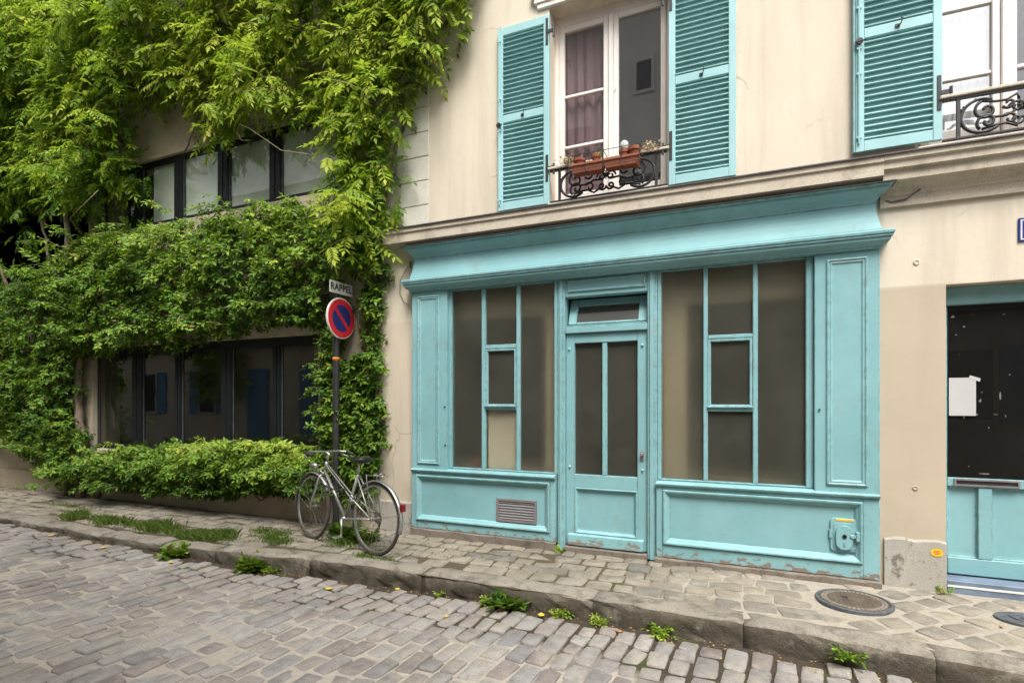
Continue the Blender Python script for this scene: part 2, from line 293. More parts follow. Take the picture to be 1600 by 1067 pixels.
# ------------------------------------------------------------------ geometry helpers
WL = {}                                        # world location of every object made here
class MB:
    def __init__(s): s.v = []; s.f = []; s.m = []; s.cur = 0
    def add(s, vs, fs):
        o = len(s.v); s.v += [tuple(v) for v in vs]
        for f in fs: s.f.append(tuple(o + i for i in f)); s.m.append(s.cur)
        return s
    def box(s, x0, x1, y0, y1, z0, z1, c=.003):
        x0, x1 = sorted((x0, x1)); y0, y1 = sorted((y0, y1)); z0, z1 = sorted((z0, z1))
        c = min(c, (x1 - x0) * .3, (y1 - y0) * .3, (z1 - z0) * .3)
        if c <= 0:
            return s.add([(x, y, z) for z in (z0, z1) for y in (y0, y1) for x in (x0, x1)],
                         [(0, 2, 3, 1), (4, 5, 7, 6), (0, 1, 5, 4), (2, 6, 7, 3), (0, 4, 6, 2), (1, 3, 7, 5)])
        vs = []; idx = {}
        for i, (X, sx) in enumerate(((x0, 1), (x1, -1))):
            for j, (Y, sy) in enumerate(((y0, 1), (y1, -1))):
                for k, (Z, sz) in enumerate(((z0, 1), (z1, -1))):
                    for a in range(3):
                        p = [X + sx * c, Y + sy * c, Z + sz * c]; p[a] = (X, Y, Z)[a]
                        idx[i, j, k, a] = len(vs); vs.append(p)
        fs = []
        g = lambda i, j, k, a: idx[i, j, k, a]
        for e in (0, 1):
            q = [g(e, 0, 0, 0), g(e, 1, 0, 0), g(e, 1, 1, 0), g(e, 0, 1, 0)]; fs.append(q if e else q[::-1])
            q = [g(0, e, 0, 1), g(0, e, 1, 1), g(1, e, 1, 1), g(1, e, 0, 1)]; fs.append(q if e else q[::-1])
            q = [g(0, 0, e, 2), g(1, 0, e, 2), g(1, 1, e, 2), g(0, 1, e, 2)]; fs.append(q if e else q[::-1])
        for a in (0, 1):
            for b_ in (0, 1):
                q = [g(a, b_, 0, 0), g(a, b_, 1, 0), g(a, b_, 1, 1), g(a, b_, 0, 1)]; fs.append(q)
                q = [g(a, 0, b_, 0), g(a, 0, b_, 2), g(a, 1, b_, 2), g(a, 1, b_, 0)]; fs.append(q)
                q = [g(0, a, b_, 1), g(0, a, b_, 2), g(1, a, b_, 2), g(1, a, b_, 1)]; fs.append(q)
                for k in (0, 1): fs.append([g(a, b_, k, 0), g(a, b_, k, 1), g(a, b_, k, 2)])
        return s.add(vs, fs)
    def tube(s, path, r, n=6, closed=False, cap=True):
        P = [Vector(p) for p in path]; L = len(P); rs = r if isinstance(r, (list, tuple)) else [r] * L
        T = []
        for i in range(L):
            a = P[(i - 1) % L] if (closed or i > 0) else P[i]; b = P[(i + 1) % L] if (closed or i < L - 1) else P[i]
            d = b - a; T.append(d.normalized() if d.length > 1e-9 else Vector((0, 0, 1)))
        u = T[0].orthogonal().normalized(); vs = []
        for i in range(L):
            u = (u - T[i] * u.dot(T[i])); u = u.normalized() if u.length > 1e-6 else T[i].orthogonal().normalized()
            w = T[i].cross(u)
            for k in range(n):
                a = 2 * math.pi * k / n; vs.append(P[i] + (u * math.cos(a) + w * math.sin(a)) * rs[i])
        fs = []
        for i in range(L if closed else L - 1):
            j = (i + 1) % L
            for k in range(n): fs.append((i * n + k, i * n + (k + 1) % n, j * n + (k + 1) % n, j * n + k))
        if cap and not closed: fs.append(tuple(range(n - 1, -1, -1))); fs.append(tuple((L - 1) * n + k for k in range(n)))
        return s.add(vs, fs)
    def sweep(s, prof, x0, x1, yb=0.0):
        """moulding profile [(proj, z)] run along x from x0 to x1 with mitred returns to the wall"""
        vs = []
        for p, z in prof: vs += [(x0 - p, yb + .02, z), (x0 - p, yb - p, z), (x1 + p, yb - p, z), (x1 + p, yb + .02, z)]
        fs = []
        for i in range(len(prof) - 1):
            for k in range(3): fs.append((i * 4 + k, i * 4 + k + 1, (i + 1) * 4 + k + 1, (i + 1) * 4 + k))
        fs.append((3, 2, 1, 0)); n = len(prof) - 1; fs.append((n * 4, n * 4 + 1, n * 4 + 2, n * 4 + 3))
        return s.add(vs, fs)
    def extr(s, prof, x0, x1):
        """closed (y, z) profile run along x"""
        n = len(prof); vs = [(x0, y, z) for y, z in prof] + [(x1, y, z) for y, z in prof]
        fs = [(i, (i + 1) % n, n + (i + 1) % n, n + i) for i in range(n)] + [tuple(range(n - 1, -1, -1)), tuple(range(n, 2 * n))]
        return s.add(vs, fs)
    def panel(s, x0, x1, z0, z1, prof, fill=True, y=0.0):
        """mitred rectangular moulding: prof [(inset, y)] from outside in, filled in the middle"""
        vs = []
        for d, yy in prof: vs += [(x0 + d, y + yy, z0 + d), (x1 - d, y + yy, z0 + d), (x1 - d, y + yy, z1 - d), (x0 + d, y + yy, z1 - d)]
        fs = []
        for i in range(len(prof) - 1):
            for k in range(4): fs.append((i * 4 + k, i * 4 + (k + 1) % 4, (i + 1) * 4 + (k + 1) % 4, (i + 1) * 4 + k))
        if fill: n = (len(prof) - 1) * 4; fs.append((n, n + 1, n + 2, n + 3))
        return s.add(vs, fs)
    def wall(s, x0, x1, z0, z1, y0, y1, holes):
        """wall from front y0 to back y1 with rectangular openings [(x0, x1, z0, z1)] and their reveals"""
        xs = sorted({x0, x1, *[min(max(h[i], x0), x1) for h in holes for i in (0, 1)]}); zs = sorted({z0, z1, *[min(max(h[i], z0), z1) for h in holes for i in (2, 3)]})
        for a, b in zip(xs, xs[1:]):
            for c, d in zip(zs, zs[1:]):
                mx, mz = (a + b) / 2, (c + d) / 2
                if any(h[0] < mx < h[1] and h[2] < mz < h[3] for h in holes): continue
                s.add([(a, y0, c), (b, y0, c), (b, y0, d), (a, y0, d)], [(0, 1, 2, 3)])
                s.add([(a, y1, c), (b, y1, c), (b, y1, d), (a, y1, d)], [(3, 2, 1, 0)])
        for h in holes + [(x0, x1, z0, z1)]:
            a, b, c, d = h; s.add([(a, y0, c), (b, y0, c), (b, y0, d), (a, y0, d), (a, y1, c), (b, y1, c), (b, y1, d), (a, y1, d)],
                                  [(0, 4, 5, 1), (1, 5, 6, 2), (2, 6, 7, 3), (3, 7, 4, 0)])
        return s
    def room(s, x0, x1, y0, y1, z0, z1):
        return s.add([(x0, y0, z0), (x1, y0, z0), (x1, y1, z0), (x0, y1, z0), (x0, y0, z1), (x1, y0, z1), (x1, y1, z1), (x0, y1, z1)],
                     [(0, 1, 2, 3), (7, 6, 5, 4), (3, 2, 6, 7), (0, 3, 7, 4), (2, 1, 5, 6)])
    def lathe(s, prof, c, n=16, axis='z'):
        """prof [(r, h)] turned about an axis through c"""
        vs = []
        for r, h in prof:
            for k in range(n):
                a = 2 * math.pi * k / n; p = (r * math.cos(a), r * math.sin(a), h)
                if axis == 'x': p = (p[2], p[0], p[1])
                if axis == 'y': p = (p[0], p[2], p[1])
                vs.append((c[0] + p[0], c[1] + p[1], c[2] + p[2]))
        fs = [(i * n + k, i * n + (k + 1) % n, (i + 1) * n + (k + 1) % n, (i + 1) * n + k) for i in range(len(prof) - 1) for k in range(n)]
        fs += [tuple(range(n - 1, -1, -1)), tuple((len(prof) - 1) * n + k for k in range(n))]
        return s.add(vs, fs)
    def xf(s, f): s.v = [tuple(f(*p)) for p in s.v]; return s
    def build(s, name, mat, parent=None, smooth=False, label=None, kind=None, origin=None, fix=True):
        mats = mat if isinstance(mat, (list, tuple)) else [mat]
        a = np.array(s.v); o = Vector(origin) if origin is not None else Vector(((a[:, 0].min() + a[:, 0].max()) / 2, (a[:, 1].min() + a[:, 1].max()) / 2, a[:, 2].min()))
        me = bpy.data.meshes.new(name); me.from_pydata([tuple(Vector(v) - o) for v in s.v], [], s.f)
        for m in mats: me.materials.append(m)
        if len(mats) > 1: me.polygons.foreach_set('material_index', s.m)
        if fix:
            import bmesh
            bm = bmesh.new(); bm.from_mesh(me); bmesh.ops.recalc_face_normals(bm, faces=bm.faces); bm.to_mesh(me); bm.free()
        if smooth: me.polygons.foreach_set('use_smooth', [True] * len(me.polygons))
        me.update()
        return link(name, me, o, parent, label, kind)
def link(name, me, o, parent=None, label=None, kind=None, rot=None, scale=None):
    ob = bpy.data.objects.new(name, me); COL.objects.link(ob); o = Vector(o)
    if parent: ob.parent = parent; ob.location = o - WL[parent]
    else: ob.location = o
    WL[ob] = o
    if rot is not None: ob.rotation_euler = rot
    if scale is not None: ob.scale = scale
    if label: ob['label'] = label
    if kind: ob['kind'] = kind
    return ob
def thing(name, label, cat, loc, group=None):
    ob = link(name, None, loc, None, label); ob['category'] = cat; ob.empty_display_size = .1
    if group: ob['group'] = group
    return ob
def tag(ob, label, cat, group=None):
    ob['label'] = label; ob['category'] = cat
    if group: ob['group'] = group
    return ob
def spiral(c, r0, r1, a0, a1, n=20):
    return [(c[0] + (r0 + (r1 - r0) * i / n) * math.cos(a0 + (a1 - a0) * i / n), c[1], c[2] + (r0 + (r1 - r0) * i / n) * math.sin(a0 + (a1 - a0) * i / n)) for i in range(n + 1)]

# ------------------------------------------------------------------ ground levels
KX = [-20, -9, -7.3, -6.1, -5.4, -4.2, -3.8, -2.3, -1.4, .1, .6, 1.1, 2, 8]
KY = [-1.29, -1.29, -1.34, -1.40, -1.35, -1.24, -1.16, -1.12, -1.13, -1.17, -1.20, -1.26, -1.33, -1.5]
def kerb_y(x): return float(np.interp(x, KX, KY))
def pave_z(y): return .042 * y / 1.2
def road_z(x, y):
    b = np.interp(x, [-20, -8.5, -6, -4.5, -3.9, 8], [-.09, -.095, -.105, -.17, -.19, -.19])
    d = np.maximum(0, -1.2 - np.asarray(y)); return b + .008 * np.sin(np.asarray(x) * 1.7 + 1.3 * np.sin(np.asarray(y) * 1.9)) * np.minimum(1, d) + .045 * (1 - np.exp(-d / 1.3)) - .012 * np.maximum(0, d - 2.4)
CAMP = np.array([0, -5.065, 1.42]); CF, SF = math.cos(R(23.349)), math.sin(R(23.349))
def view_of(p):
    """how large a thing at p shows: 1 / depth, 0 outside the photograph"""
    d = np.asarray(p) - CAMP; z = -SF * d[..., 0] + CF * d[..., 1]; x = CF * d[..., 0] + SF * d[..., 1]
    zz = np.maximum(z, .2); u = 800 + 850 * x / zz; v = 628 - 850 * d[..., 2] / zz
    return np.where((z > .3) & (u > -25) & (u < 1625) & (v > -25) & (v < 1095), 1 / zz, 0)

def grid_sheet(name, xs, ys, zf, mat, kind='structure', parent=None):
    X, Y = np.meshgrid(xs, ys, indexing='ij'); Z = zf(X, Y)
    v = np.stack([X, Y, Z], -1).reshape(-1, 3); n = len(ys); i, j = np.meshgrid(np.arange(len(xs) - 1), np.arange(n - 1), indexing='ij')
    a = (i * n + j).ravel(); f = np.stack([a, a + n, a + n + 1, a + 1], -1)
    me = bpy.data.meshes.new(name); me.from_pydata(v.tolist(), [], f.tolist()); me.materials.append(mat)
    me.polygons.foreach_set('use_smooth', [True] * len(me.polygons))
    return link(name, me, (0, 0, 0), parent, None, kind)
def wob(X, Y, s=1.0):
    return (np.sin(X * 9.1 * s + 2 * np.sin(Y * 5.3 * s)) + np.sin(Y * 11.7 * s + 1.7 * np.sin(X * 7.9 * s)) + np.sin((X + Y) * 23 * s)) / 3

# ------------------------------------------------------------------ setting: ground, road, pavement, kerb
gb = MB(); gb.add([(-1500, -1500, -.42), (1500, -1500, -.42), (1500, 1500, -.42), (-1500, 1500, -.42)], [(0, 1, 2, 3)])
gb.build('ground', M['soil'], kind='structure', fix=False)
road = grid_sheet('road', np.arange(-18, 7.01, .05), np.concatenate([np.arange(-6.6, -1.0, .05)]), lambda X, Y: road_z(X, Y) - .011 + .005 * wob(X, Y) + .009 * wob(X + 3, Y + 8, .23) * np.clip((-1.5 - Y) / .6, 0, 1) - .006 * np.clip((Y + 1.9) / .5, 0, 1), M['roadjoint'])
pave = grid_sheet('pavement', np.arange(-18, 7.01, .05), np.linspace(-1.12, .04, 26), lambda X, Y: pave_z(Y) - .010 + .005 * wob(X, Y) + .003 * wob(X, Y, .3), M['pavejoint'])

def stone_variant(n=10, power=5.0, jit=.04, top=.10):
    ring = []; J = lambda: random.uniform(-jit, jit)
    for sx, sy in ((1, 1), (-1, 1), (-1, -1), (1, -1)):
        cx, cy = .5 * sx + J(), .5 * sy + J(); r = random.uniform(.05, .05 + power * .02); q = [(cx - sx * r * 1.6, cy), (cx - sx * r * .3, cy - sy * r * .3), (cx, cy - sy * r * 1.6)]
        ring += q[::-1] if sx * sy > 0 else q
    n = len(ring)
    vs = [(x, y, -1.0) for x, y in ring] + [(x, y, -.26) for x, y in ring] + [(x * (1 - top * .35), y * (1 - top * .35), -.09) for x, y in ring] + [(x * (1 - top), y * (1 - top), random.uniform(-.03, .01)) for x, y in ring] + [(0, 0, random.uniform(0, .06))]
    fs = []
    for r in range(3):
        for k in range(n): fs.append((r * n + k, r * n + (k + 1) % n, (r + 1) * n + (k + 1) % n, (r + 1) * n + k))
    for k in range(n): fs.append((3 * n + k, 3 * n + (k + 1) % n, 4 * n))
    return np.array(vs), fs
def lay_stones(name, places, parent, mat, limit=300, depth=.06, variants=20, power=4.2, jit=.04, top=.085):
    """places [(x, y, z, length_x, length_y, rot, tiltx, tilty)]; the largest in view are parts, the rest one piece"""
    V = [stone_variant(power=power, jit=jit, top=top) for _ in range(variants)]; ME = []
    for v, f in V:
        me = bpy.data.meshes.new(name); me.from_pydata(v.tolist(), [], f); me.materials.append(mat)
        me.polygons.foreach_set('use_smooth', [True] * len(me.polygons)); ME.append(me)
    A = np.array(places); sc_ = view_of(A[:, :3]) ** 2 * A[:, 3] * A[:, 4]; order = np.argsort(-sc_)
    near = [i for i in order[:limit] if sc_[i] > 0]; rest = [i for i in range(len(A)) if i not in set(near)]
    for i in near:
        p = A[i]; link(name, ME[i % variants], p[:3], parent, rot=(p[6], p[7], p[5]), scale=(p[3], p[4], depth))
    if rest:
        vs = []; fs = []; o = 0
        for i in rest:
            p = A[i]; v, f = V[i % variants]; mt = np.array(Matrix.Rotation(p[5], 3, 'Z') @ Matrix.Rotation(p[7], 3, 'Y') @ Matrix.Rotation(p[6], 3, 'X'))
            vs.append((v * [p[3], p[4], depth]) @ mt.T + p[:3]); fs += [tuple(o + k for k in q) for q in f]; o += len(v)
        me = bpy.data.meshes.new(name + '_surface'); me.from_pydata(np.concatenate(vs).tolist(), [], fs); me.materials.append(mat)
        me.polygons.foreach_set('use_smooth', [True] * len(me.polygons)); link(name + '_surface', me, (0, 0, 0), parent, kind='stuff')
# courses of setts run across the street, so that their long sides point at the houses
pl = []; x = -15.5
while x < 5.5:
    w = random.uniform(.125, .155); y = kerb_y(x) - random.uniform(.01, .12); drift = .04 * math.sin(x * 1.3)
    while y > -6.4:
        l = random.choice((.15, .18, .21, .24, .27)) + random.uniform(-.015, .02); cy = y - l / 2
        gap = random.uniform(.014, .03); cx = x + w / 2 + .05 * math.sin(cy * 1.1 + 1) + random.uniform(-.006, .006)
        if random.random() > .004: pl.append((cx, cy, float(road_z(cx, cy)) + random.uniform(-.009, .008), w - random.uniform(.012, .030), l - random.uniform(.006, .022), R(random.gauss(-3, 2.5)), R(random.gauss(0, 1.2)), R(random.gauss(0, 1.2))))
        y -= l + gap * .6
    x += w
lay_stones('sett', pl, road, M['sett'])
# pavement stones: rows along the wall, turned to the diagonal at the right-hand end
pl = []; inner = lambda xx: kerb_y(xx) + .235
row = -.03; ri = 0
while row > -1.25:
    d = random.uniform(.15, .19); x = -15 + random.uniform(0, .2)
    while x < .35 + .1 * math.sin(ri * 2):
        l = random.choice((.15, .18, .21, .25)) + random.uniform(-.02, .02); cx, cy = x + l / 2, row - d / 2 + random.uniform(-.012, .012)
        if cy - d / 2 > inner(cx) - .03: pl.append((cx, cy, pave_z(cy) + random.uniform(-.008, .006), l - random.uniform(.004, .014), d - random.uniform(.004, .014), R(random.gauss(3, 2.5)), R(random.gauss(0, 1.8)), R(random.gauss(0, 1.8))))
        x += l
    row -= d; ri += 1
ca, sa = math.cos(R(38)), math.sin(R(38))
for i in range(-40, 40):
    for j in range(-40, 40):
        a, b = i * .215 + (j % 2) * .1, j * .185; cx, cy = 2 + a * ca - b * sa, -.6 + a * sa + b * ca
        if .5 < cx < 5 and inner(cx) + .03 < cy < -.06 and (cx - .71) ** 2 + (cy + .47) ** 2 > .105 and (cx - 1.72) ** 2 + (cy + .43) ** 2 > .045:
            pl.append((cx + random.uniform(-.015, .015), cy + random.uniform(-.015, .015), pave_z(cy) + random.uniform(-.009, .002), .20 + random.uniform(-.035, .01), .165 + random.uniform(-.03, .012), R(38 + random.gauss(0, 6)), R(random.gauss(0, 1.2)), R(random.gauss(0, 1.2))))
lay_stones('paving_stone', pl, pave, M['paver'], power=5.0, jit=.05, top=.11)

kerb = link('kerb', None, (0, -1.2, -.2)); kerb['kind'] = 'structure'
x = -17.0; cuts = []
fixed = [-4.85, -3.75, -2.55, -1.05, -.02, 1.0, 1.62, 2.9]
while x < -5.2: cuts.append(x); x += random.uniform(.95, 1.35)
cuts += fixed + [4.1, 5.3]
for a, b in zip(cuts, cuts[1:]):
    m = MB(); n = max(4, int((b - a) / .09)); ph = random.uniform(0, 20); zt = random.uniform(-.006, .006); g = .002; wv = random.uniform(.20, .23)
    prof = [(wv, -.3), (wv, -.012), (wv - .015, .0), (.14, .002), (.065, .0), (.030, -.005), (.011, -.018), (.002, -.05), (0, -.10), (.008, -.15), (.004, -.20), (.01, -.34)]
    vs = []
    for i in range(n + 1):
        xx = a + g + (b - a - 2 * g) * i / n; e = .012 if i in (0, n) else 0
        for k, (d, z) in enumerate(prof):
            nz = .007 * math.sin(xx * 7 + k * .9 + ph) + .007 * math.sin(xx * 19 + k * 3.1 + ph * 2) + .005 * math.sin(xx * 41 + k * 2.3)
            amp = (.2 if k < 5 else .6 if k < 7 else 1.2)
            yy = kerb_y(xx) + d; vs.append((xx, yy + nz * amp + (e if k > 4 else 0), pave_z(-1.0) + .003 + zt + z + nz * .45 * (k in range(2, 8)) - e * (k in range(2, 8))))
    K = len(prof); fs = [(i * K + k, i * K + k + 1, (i + 1) * K + k + 1, (i + 1) * K + k) for i in range(n) for k in range(K - 1)] + [tuple(range(K)), tuple(n * K + k for k in range(K - 1, -1, -1))]
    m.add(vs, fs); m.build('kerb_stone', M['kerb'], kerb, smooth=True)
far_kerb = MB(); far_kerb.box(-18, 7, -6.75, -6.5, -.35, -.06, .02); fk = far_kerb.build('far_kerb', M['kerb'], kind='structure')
fp = MB(); fp.box(-18, 7, -8.0, -6.755, -.35, -.05, .0); fp.build('far_pavement', M['paver'], kind='structure')

# ------------------------------------------------------------------ the cream house
HX0, HX1 = -3.866, 6.2
house = thing('cream_house', 'cream plastered house with turquoise louvred shutters above the turquoise shopfront', 'house', (1.2, .2, 0))
CW = (-1.787, -.647, 3.34, 5.30); RW = (1.19, 2.33, 3.34, 5.30); SHOP = (-3.26, .90, 0, 3.0); DR = (1.379, 2.42, .03, 2.304)
MB().wall(HX0, HX1, -.3, 9.2, 0, .38, [CW, RW, SHOP, DR]).build('wall', M['plaster'], house, fix=False)
m = MB(); m.box(HX0, HX1, .38, 6, 9.2, 9.35, 0).add([(HX0, .38, -.3), (HX0, 6, -.3), (HX0, 6, 9.2), (HX0, .38, 9.2), (HX1, .38, -.3), (HX1, 6, -.3), (HX1, 6, 9.2), (HX1, .38, 9.2)], [(0, 1, 2, 3), (5, 4, 7, 6), (1, 5, 6, 2)])
m.build('rear_wall', M['plaster'], house, fix=False)
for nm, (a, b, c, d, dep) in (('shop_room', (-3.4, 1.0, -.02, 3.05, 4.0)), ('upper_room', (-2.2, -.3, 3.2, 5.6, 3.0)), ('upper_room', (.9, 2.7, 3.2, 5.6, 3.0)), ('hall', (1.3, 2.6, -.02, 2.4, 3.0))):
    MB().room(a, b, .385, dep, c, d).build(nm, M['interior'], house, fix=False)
def plinth(a, b, z1):
    m = MB(); n = max(3, int((b - a) / .06)); vs = []
    for i in range(n + 1):
        xx = a + (b - a) * i / n; w1 = .006 * math.sin(xx * 31) + .006 * math.sin(xx * 67 + 2)
        vs += [(xx, -.022 + .003 * math.sin(xx * 40), -.3), (xx, -.022, z1 - .015 + w1), (xx, -.012, z1 + w1), (xx, .05, z1 + w1)]
    m.add(vs, [(i * 4 + k, i * 4 + 4 + k, i * 4 + 5 + k, i * 4 + 1 + k) for i in range(n) for k in range(3)] + [(0, 1, 2, 3), (n * 4 + 3, n * 4 + 2, n * 4 + 1, n * 4)])
    m.build('plinth', M['plinth'], house)
plinth(.985, 1.378, .37); plinth(HX0 + .003, -3.36, .32); plinth(2.43, HX1, .37)
# pale corner stones
zs = [3.30, 3.561, 3.829, 4.09, 4.359, 4.627, 4.889, 5.171, 5.418, 5.68, 5.95, 6.2, 6.46]
for a, b in zip(zs, zs[1:]): MB().box(-3.587, -3.17, -.014, .05, a + .004, b - .004, .004).build('quoin_stone', M['quoin'], house)
# string course: plain ledge over the shopfront, full moulding to the right of it
m = MB()
m.extr([(.02, 3.115), (-.155, 3.125), (-.17, 3.135), (-.17, 3.225), (-.185, 3.235), (-.185, 3.285), (.02, 3.32)], HX0 + .10, .953)
m.extr([(.02, 2.93), (-.03, 2.93), (-.03, 3.0), (-.042, 3.012), (-.042, 3.03), (-.06, 3.06), (-.10, 3.09), (-.135, 3.10), (-.135, 3.165), (-.148, 3.175), (-.165, 3.18), (-.165, 3.225), (-.185, 3.24), (-.185, 3.285), (.02, 3.32)], .955, HX1)
m.build('string_course', M['string'], house)
MB().extr([(.02, 3.323), (-.20, 3.288), (-.20, 3.278), (-.186, 3.277), (-.186, 3.286), (.02, 3.318)], HX0 + .09, HX1).build('zinc_capping', M['zinc'], house)
for (a, b, d) in ((-4.0, 0, 0),):
    pass
def arch(x0, x1, z):
    m = MB()
    for i, (e, y, zz) in enumerate(((.15, .05, .17), (.12, .038, .10), (.09, .025, .05))): m.box(x0 - e, x1 + e, -y, .02, z + (0 if i == 2 else (.05 if i == 1 else .10)), z + zz, .004)
    m.build('architrave', M['white'], house)
arch(CW[0] - .03, CW[1] + .03, 5.302); arch(RW[0], RW[1], 5.302)
def casement(H, glass_, bars_l, bars_r, dy=.2):
    """two-leaf white window set back in its opening"""
    x0, x1, z0, z1 = H; cx = (x0 + x1) / 2
    m = MB(); yf, yb = dy - .01, dy + .06; t = .045
    m.box(x0 - .004, x0 + t, yf, yb, z0, z1); m.box(x1 - t, x1 + .004, yf, yb, z0, z1); m.box(x0 + t, x1 - t, yf, yb, z1 - .10, z1 + .003)
    m.box(x0 + t, x1 - t, yf, yb, z0, z0 + .06)
    w = m.build('window', M['white'], house)
    for s, bars in ((-1, bars_l), (1, bars_r)):
        a, b = (x0 + t, cx - .022) if s < 0 else (cx + .022, x1 - t)
        q = MB(); ya, yb2 = dy - .018, dy + .035; st = .052
        q.box(a + .001, a + st, ya, yb2, z0 + .062, z1 - .102, .006); q.box(b - st, b - .001, ya, yb2, z0 + .062, z1 - .102, .006)
        q.box(a + st, b - st, ya + .002, yb2, z1 - .16, z1 - .102, .006); q.box(a + st, b - st, ya + .002, yb2, z0 + .062, z0 + .17, .006)
        for bz in bars: q.box(a + st, b - st, ya + .006, yb2 - .01, bz - .016, bz + .016, .008)
        q.build('sash', M['white'], w)
        MB().box(a + st - .004, b - st + .004, dy + .008, dy + .012, z0 + .165, z1 - .155, 0).build('pane', glass_[0 if s < 0 else 1], w)
    q = MB(); q.box(cx - .022, cx + .022, dy - .035, dy + .03, z0 + .062, z1 - .102, .008)
    for zz in (z0 + .4, z0 + 1.1): q.tube([(cx + .04, dy - .03, zz), (cx + .055, dy - .03, zz + .03)], .006)
    q.build('meeting_rail', M['white'], w)
    m = MB(); m.box(x0, x1, -.06, dy - .012, z0 - .015, z0 + .012, .005); m.build('sill', M['string'], w)
    return w
w = casement(CW, (M['houseglass'], M['mirrorglass']), (4.49, 3.98), ())
w2 = casement(RW, (M['skyglass'], M['houseglass']), (4.43, 3.90), (4.43, 3.90), .12)
def curtain_or_sky_sheet(x0, x1, z0, z1, y, mat, par, amp=.03, k=38, name='curtain'):
    n = 60; vs = []
    for i in range(n + 1):
        x = x0 + (x1 - x0) * i / n
        for z in (z1, (z0 + z1) / 2, z0): vs.append((x + .01 * math.sin(z * 9 + i), y + amp * math.sin(i * k / n * 1.9 + .4 * math.sin(i * .7)) + .012 * math.sin(z * 3), z))
    MB().add(vs, [(i * 3 + k_, i * 3 + 3 + k_, i * 3 + 4 + k_, i * 3 + 1 + k_) for i in range(n) for k_ in range(2)]).build(name, mat, par, smooth=True, fix=False)
curtain_or_sky_sheet(-1.75, -1.21, 3.36, 5.26, .262, M['redcurtain'], w, .014, 17)
curtain_or_sky_sheet(1.2, 1.75, 3.36, 5.26, .165, M['netcurtain'], w2, .006)  # pale sheet added behind the glass to whiten its sky reflection
SLAT = None
def shutter(x0, x1, z0, z1, hinge, label, y=-.028):
    """louvred shutter lying open on the wall: two fields of slats"""
    global SLAT
    yf, yb = y - .022, y + .018; st = .058; zm0, zm1 = z0 + (z1 - z0) * .478, z0 + (z1 - z0) * .520
    m = MB(); m.box(x0, x0 + st, yf, yb, z0, z1, .004); m.box(x1 - st, x1, yf, yb, z0, z1, .004)
    for a, b in ((z0 + .002, z0 + .085), (zm0, zm1), (z1 - .085, z1 - .002)): m.box(x0 + st, x1 - st, yf + .001, yb - .002, a, b, .004)
    s = m.build('shutter', M['teal_pale'], house, label=label)
    MB().box(x0 + st - .004, x1 - st + .004, y + .002, y + .006, z0 + .08, z1 - .08, 0).build('backing', M['teal_back'], s)
    n = 17; wdt = x1 - x0 - 2 * st
    for a, b in ((z0 + .085, zm0), (zm1, z1 - .085)):
        p = (b - a) / n
        for i in range(n):
            if SLAT is None:
                q = MB(); q.box(-.5, .5, -.020, .020, -.005, .005, .0015)
                me = bpy.data.meshes.new('slat'); me.from_pydata(q.v, [], q.f); me.materials.append(M['teal_slat']); SLAT = me
            link('slat', SLAT, ((x0 + x1) / 2, y - .003, a + p * (i + .5)), s, rot=(R(35 + random.uniform(-1.5, 1.5)), 0, 0), scale=(wdt + .004, 1, 1))
    hx, d = (x1 - .02, 1) if hinge > 0 else (x0 + .02, -1)
    for zz in (z0 + .22, z1 - .30):
        q = MB(); q.box(hx - .014, hx + .012, yf - .006, yf + .001, zz, zz + .26, .002); q.box(hx, hx + d * .075, yf - .008, yf + .004, zz + .11, zz + .145, .002)
        q.tube([(hx + d * .07, yf - .006, zz + .06), (hx + d * .07, yf - .006, zz + .16)], .011, 8); q.build('hinge', M['iron'], s)
    rx = x0 + .022 if hinge > 0 else x1 - .022
    q = MB(); q.tube([(rx, yf - .012, z0 + .06), (rx, yf - .012, z1 - .10)], .0075, 6)
    for zz in (z0 + .10, z0 + .6, z0 + .80, z0 + 1.12, z1 - .15): q.box(rx - .017, rx + .017, yf - .018, yf + .001, zz, zz + .018, .002)
    if hinge > 0: q.build('bolt_rod', M['teal_pale'], s); q = MB(); q.lathe([(.024, -.012), (.028, 0), (.02, .014)], (rx, yf - .02, z0 + .86), 10, 'y'); q.tube([(rx - .02, yf - .03, z0 + .85), (rx + .045, yf - .03, z0 + .86)], .006); q.build('bolt_handle', M['iron'], s)
    mx = (x0 + x1) / 2; q = MB(); q.box(mx - .018, mx + .012, yf - .008, yf, (zm0 + zm1) / 2 - .012, (zm0 + zm1) / 2 + .012, .002)
    q.tube([(mx, yf - .008, (zm0 + zm1) / 2), (mx + .01, yf - .03, (zm0 + zm1) / 2 - .01), (mx + .025, yf - .032, (zm0 + zm1) / 2 + .03), (mx + .018, yf - .02, (zm0 + zm1) / 2 + .045)], .0045)
    q.build('latch', M['iron'], s)
    return s
shutter(-2.325, -1.772, 3.352, 5.205, 1, 'left shutter of the middle window, with a bolt rod')
shutter(-.642, -.085, 3.352, 5.205, -1, 'right shutter of the middle window')
shutter(.788, 1.345, 3.385, 5.24, 1, 'shutter of the right-hand window, with a bolt rod')
# second leaf folded behind the right-hand shutter
MB().box(.770, .786, -.052, -.004, 3.385, 5.24, .003).build('shutter_edge', M['teal'], house)
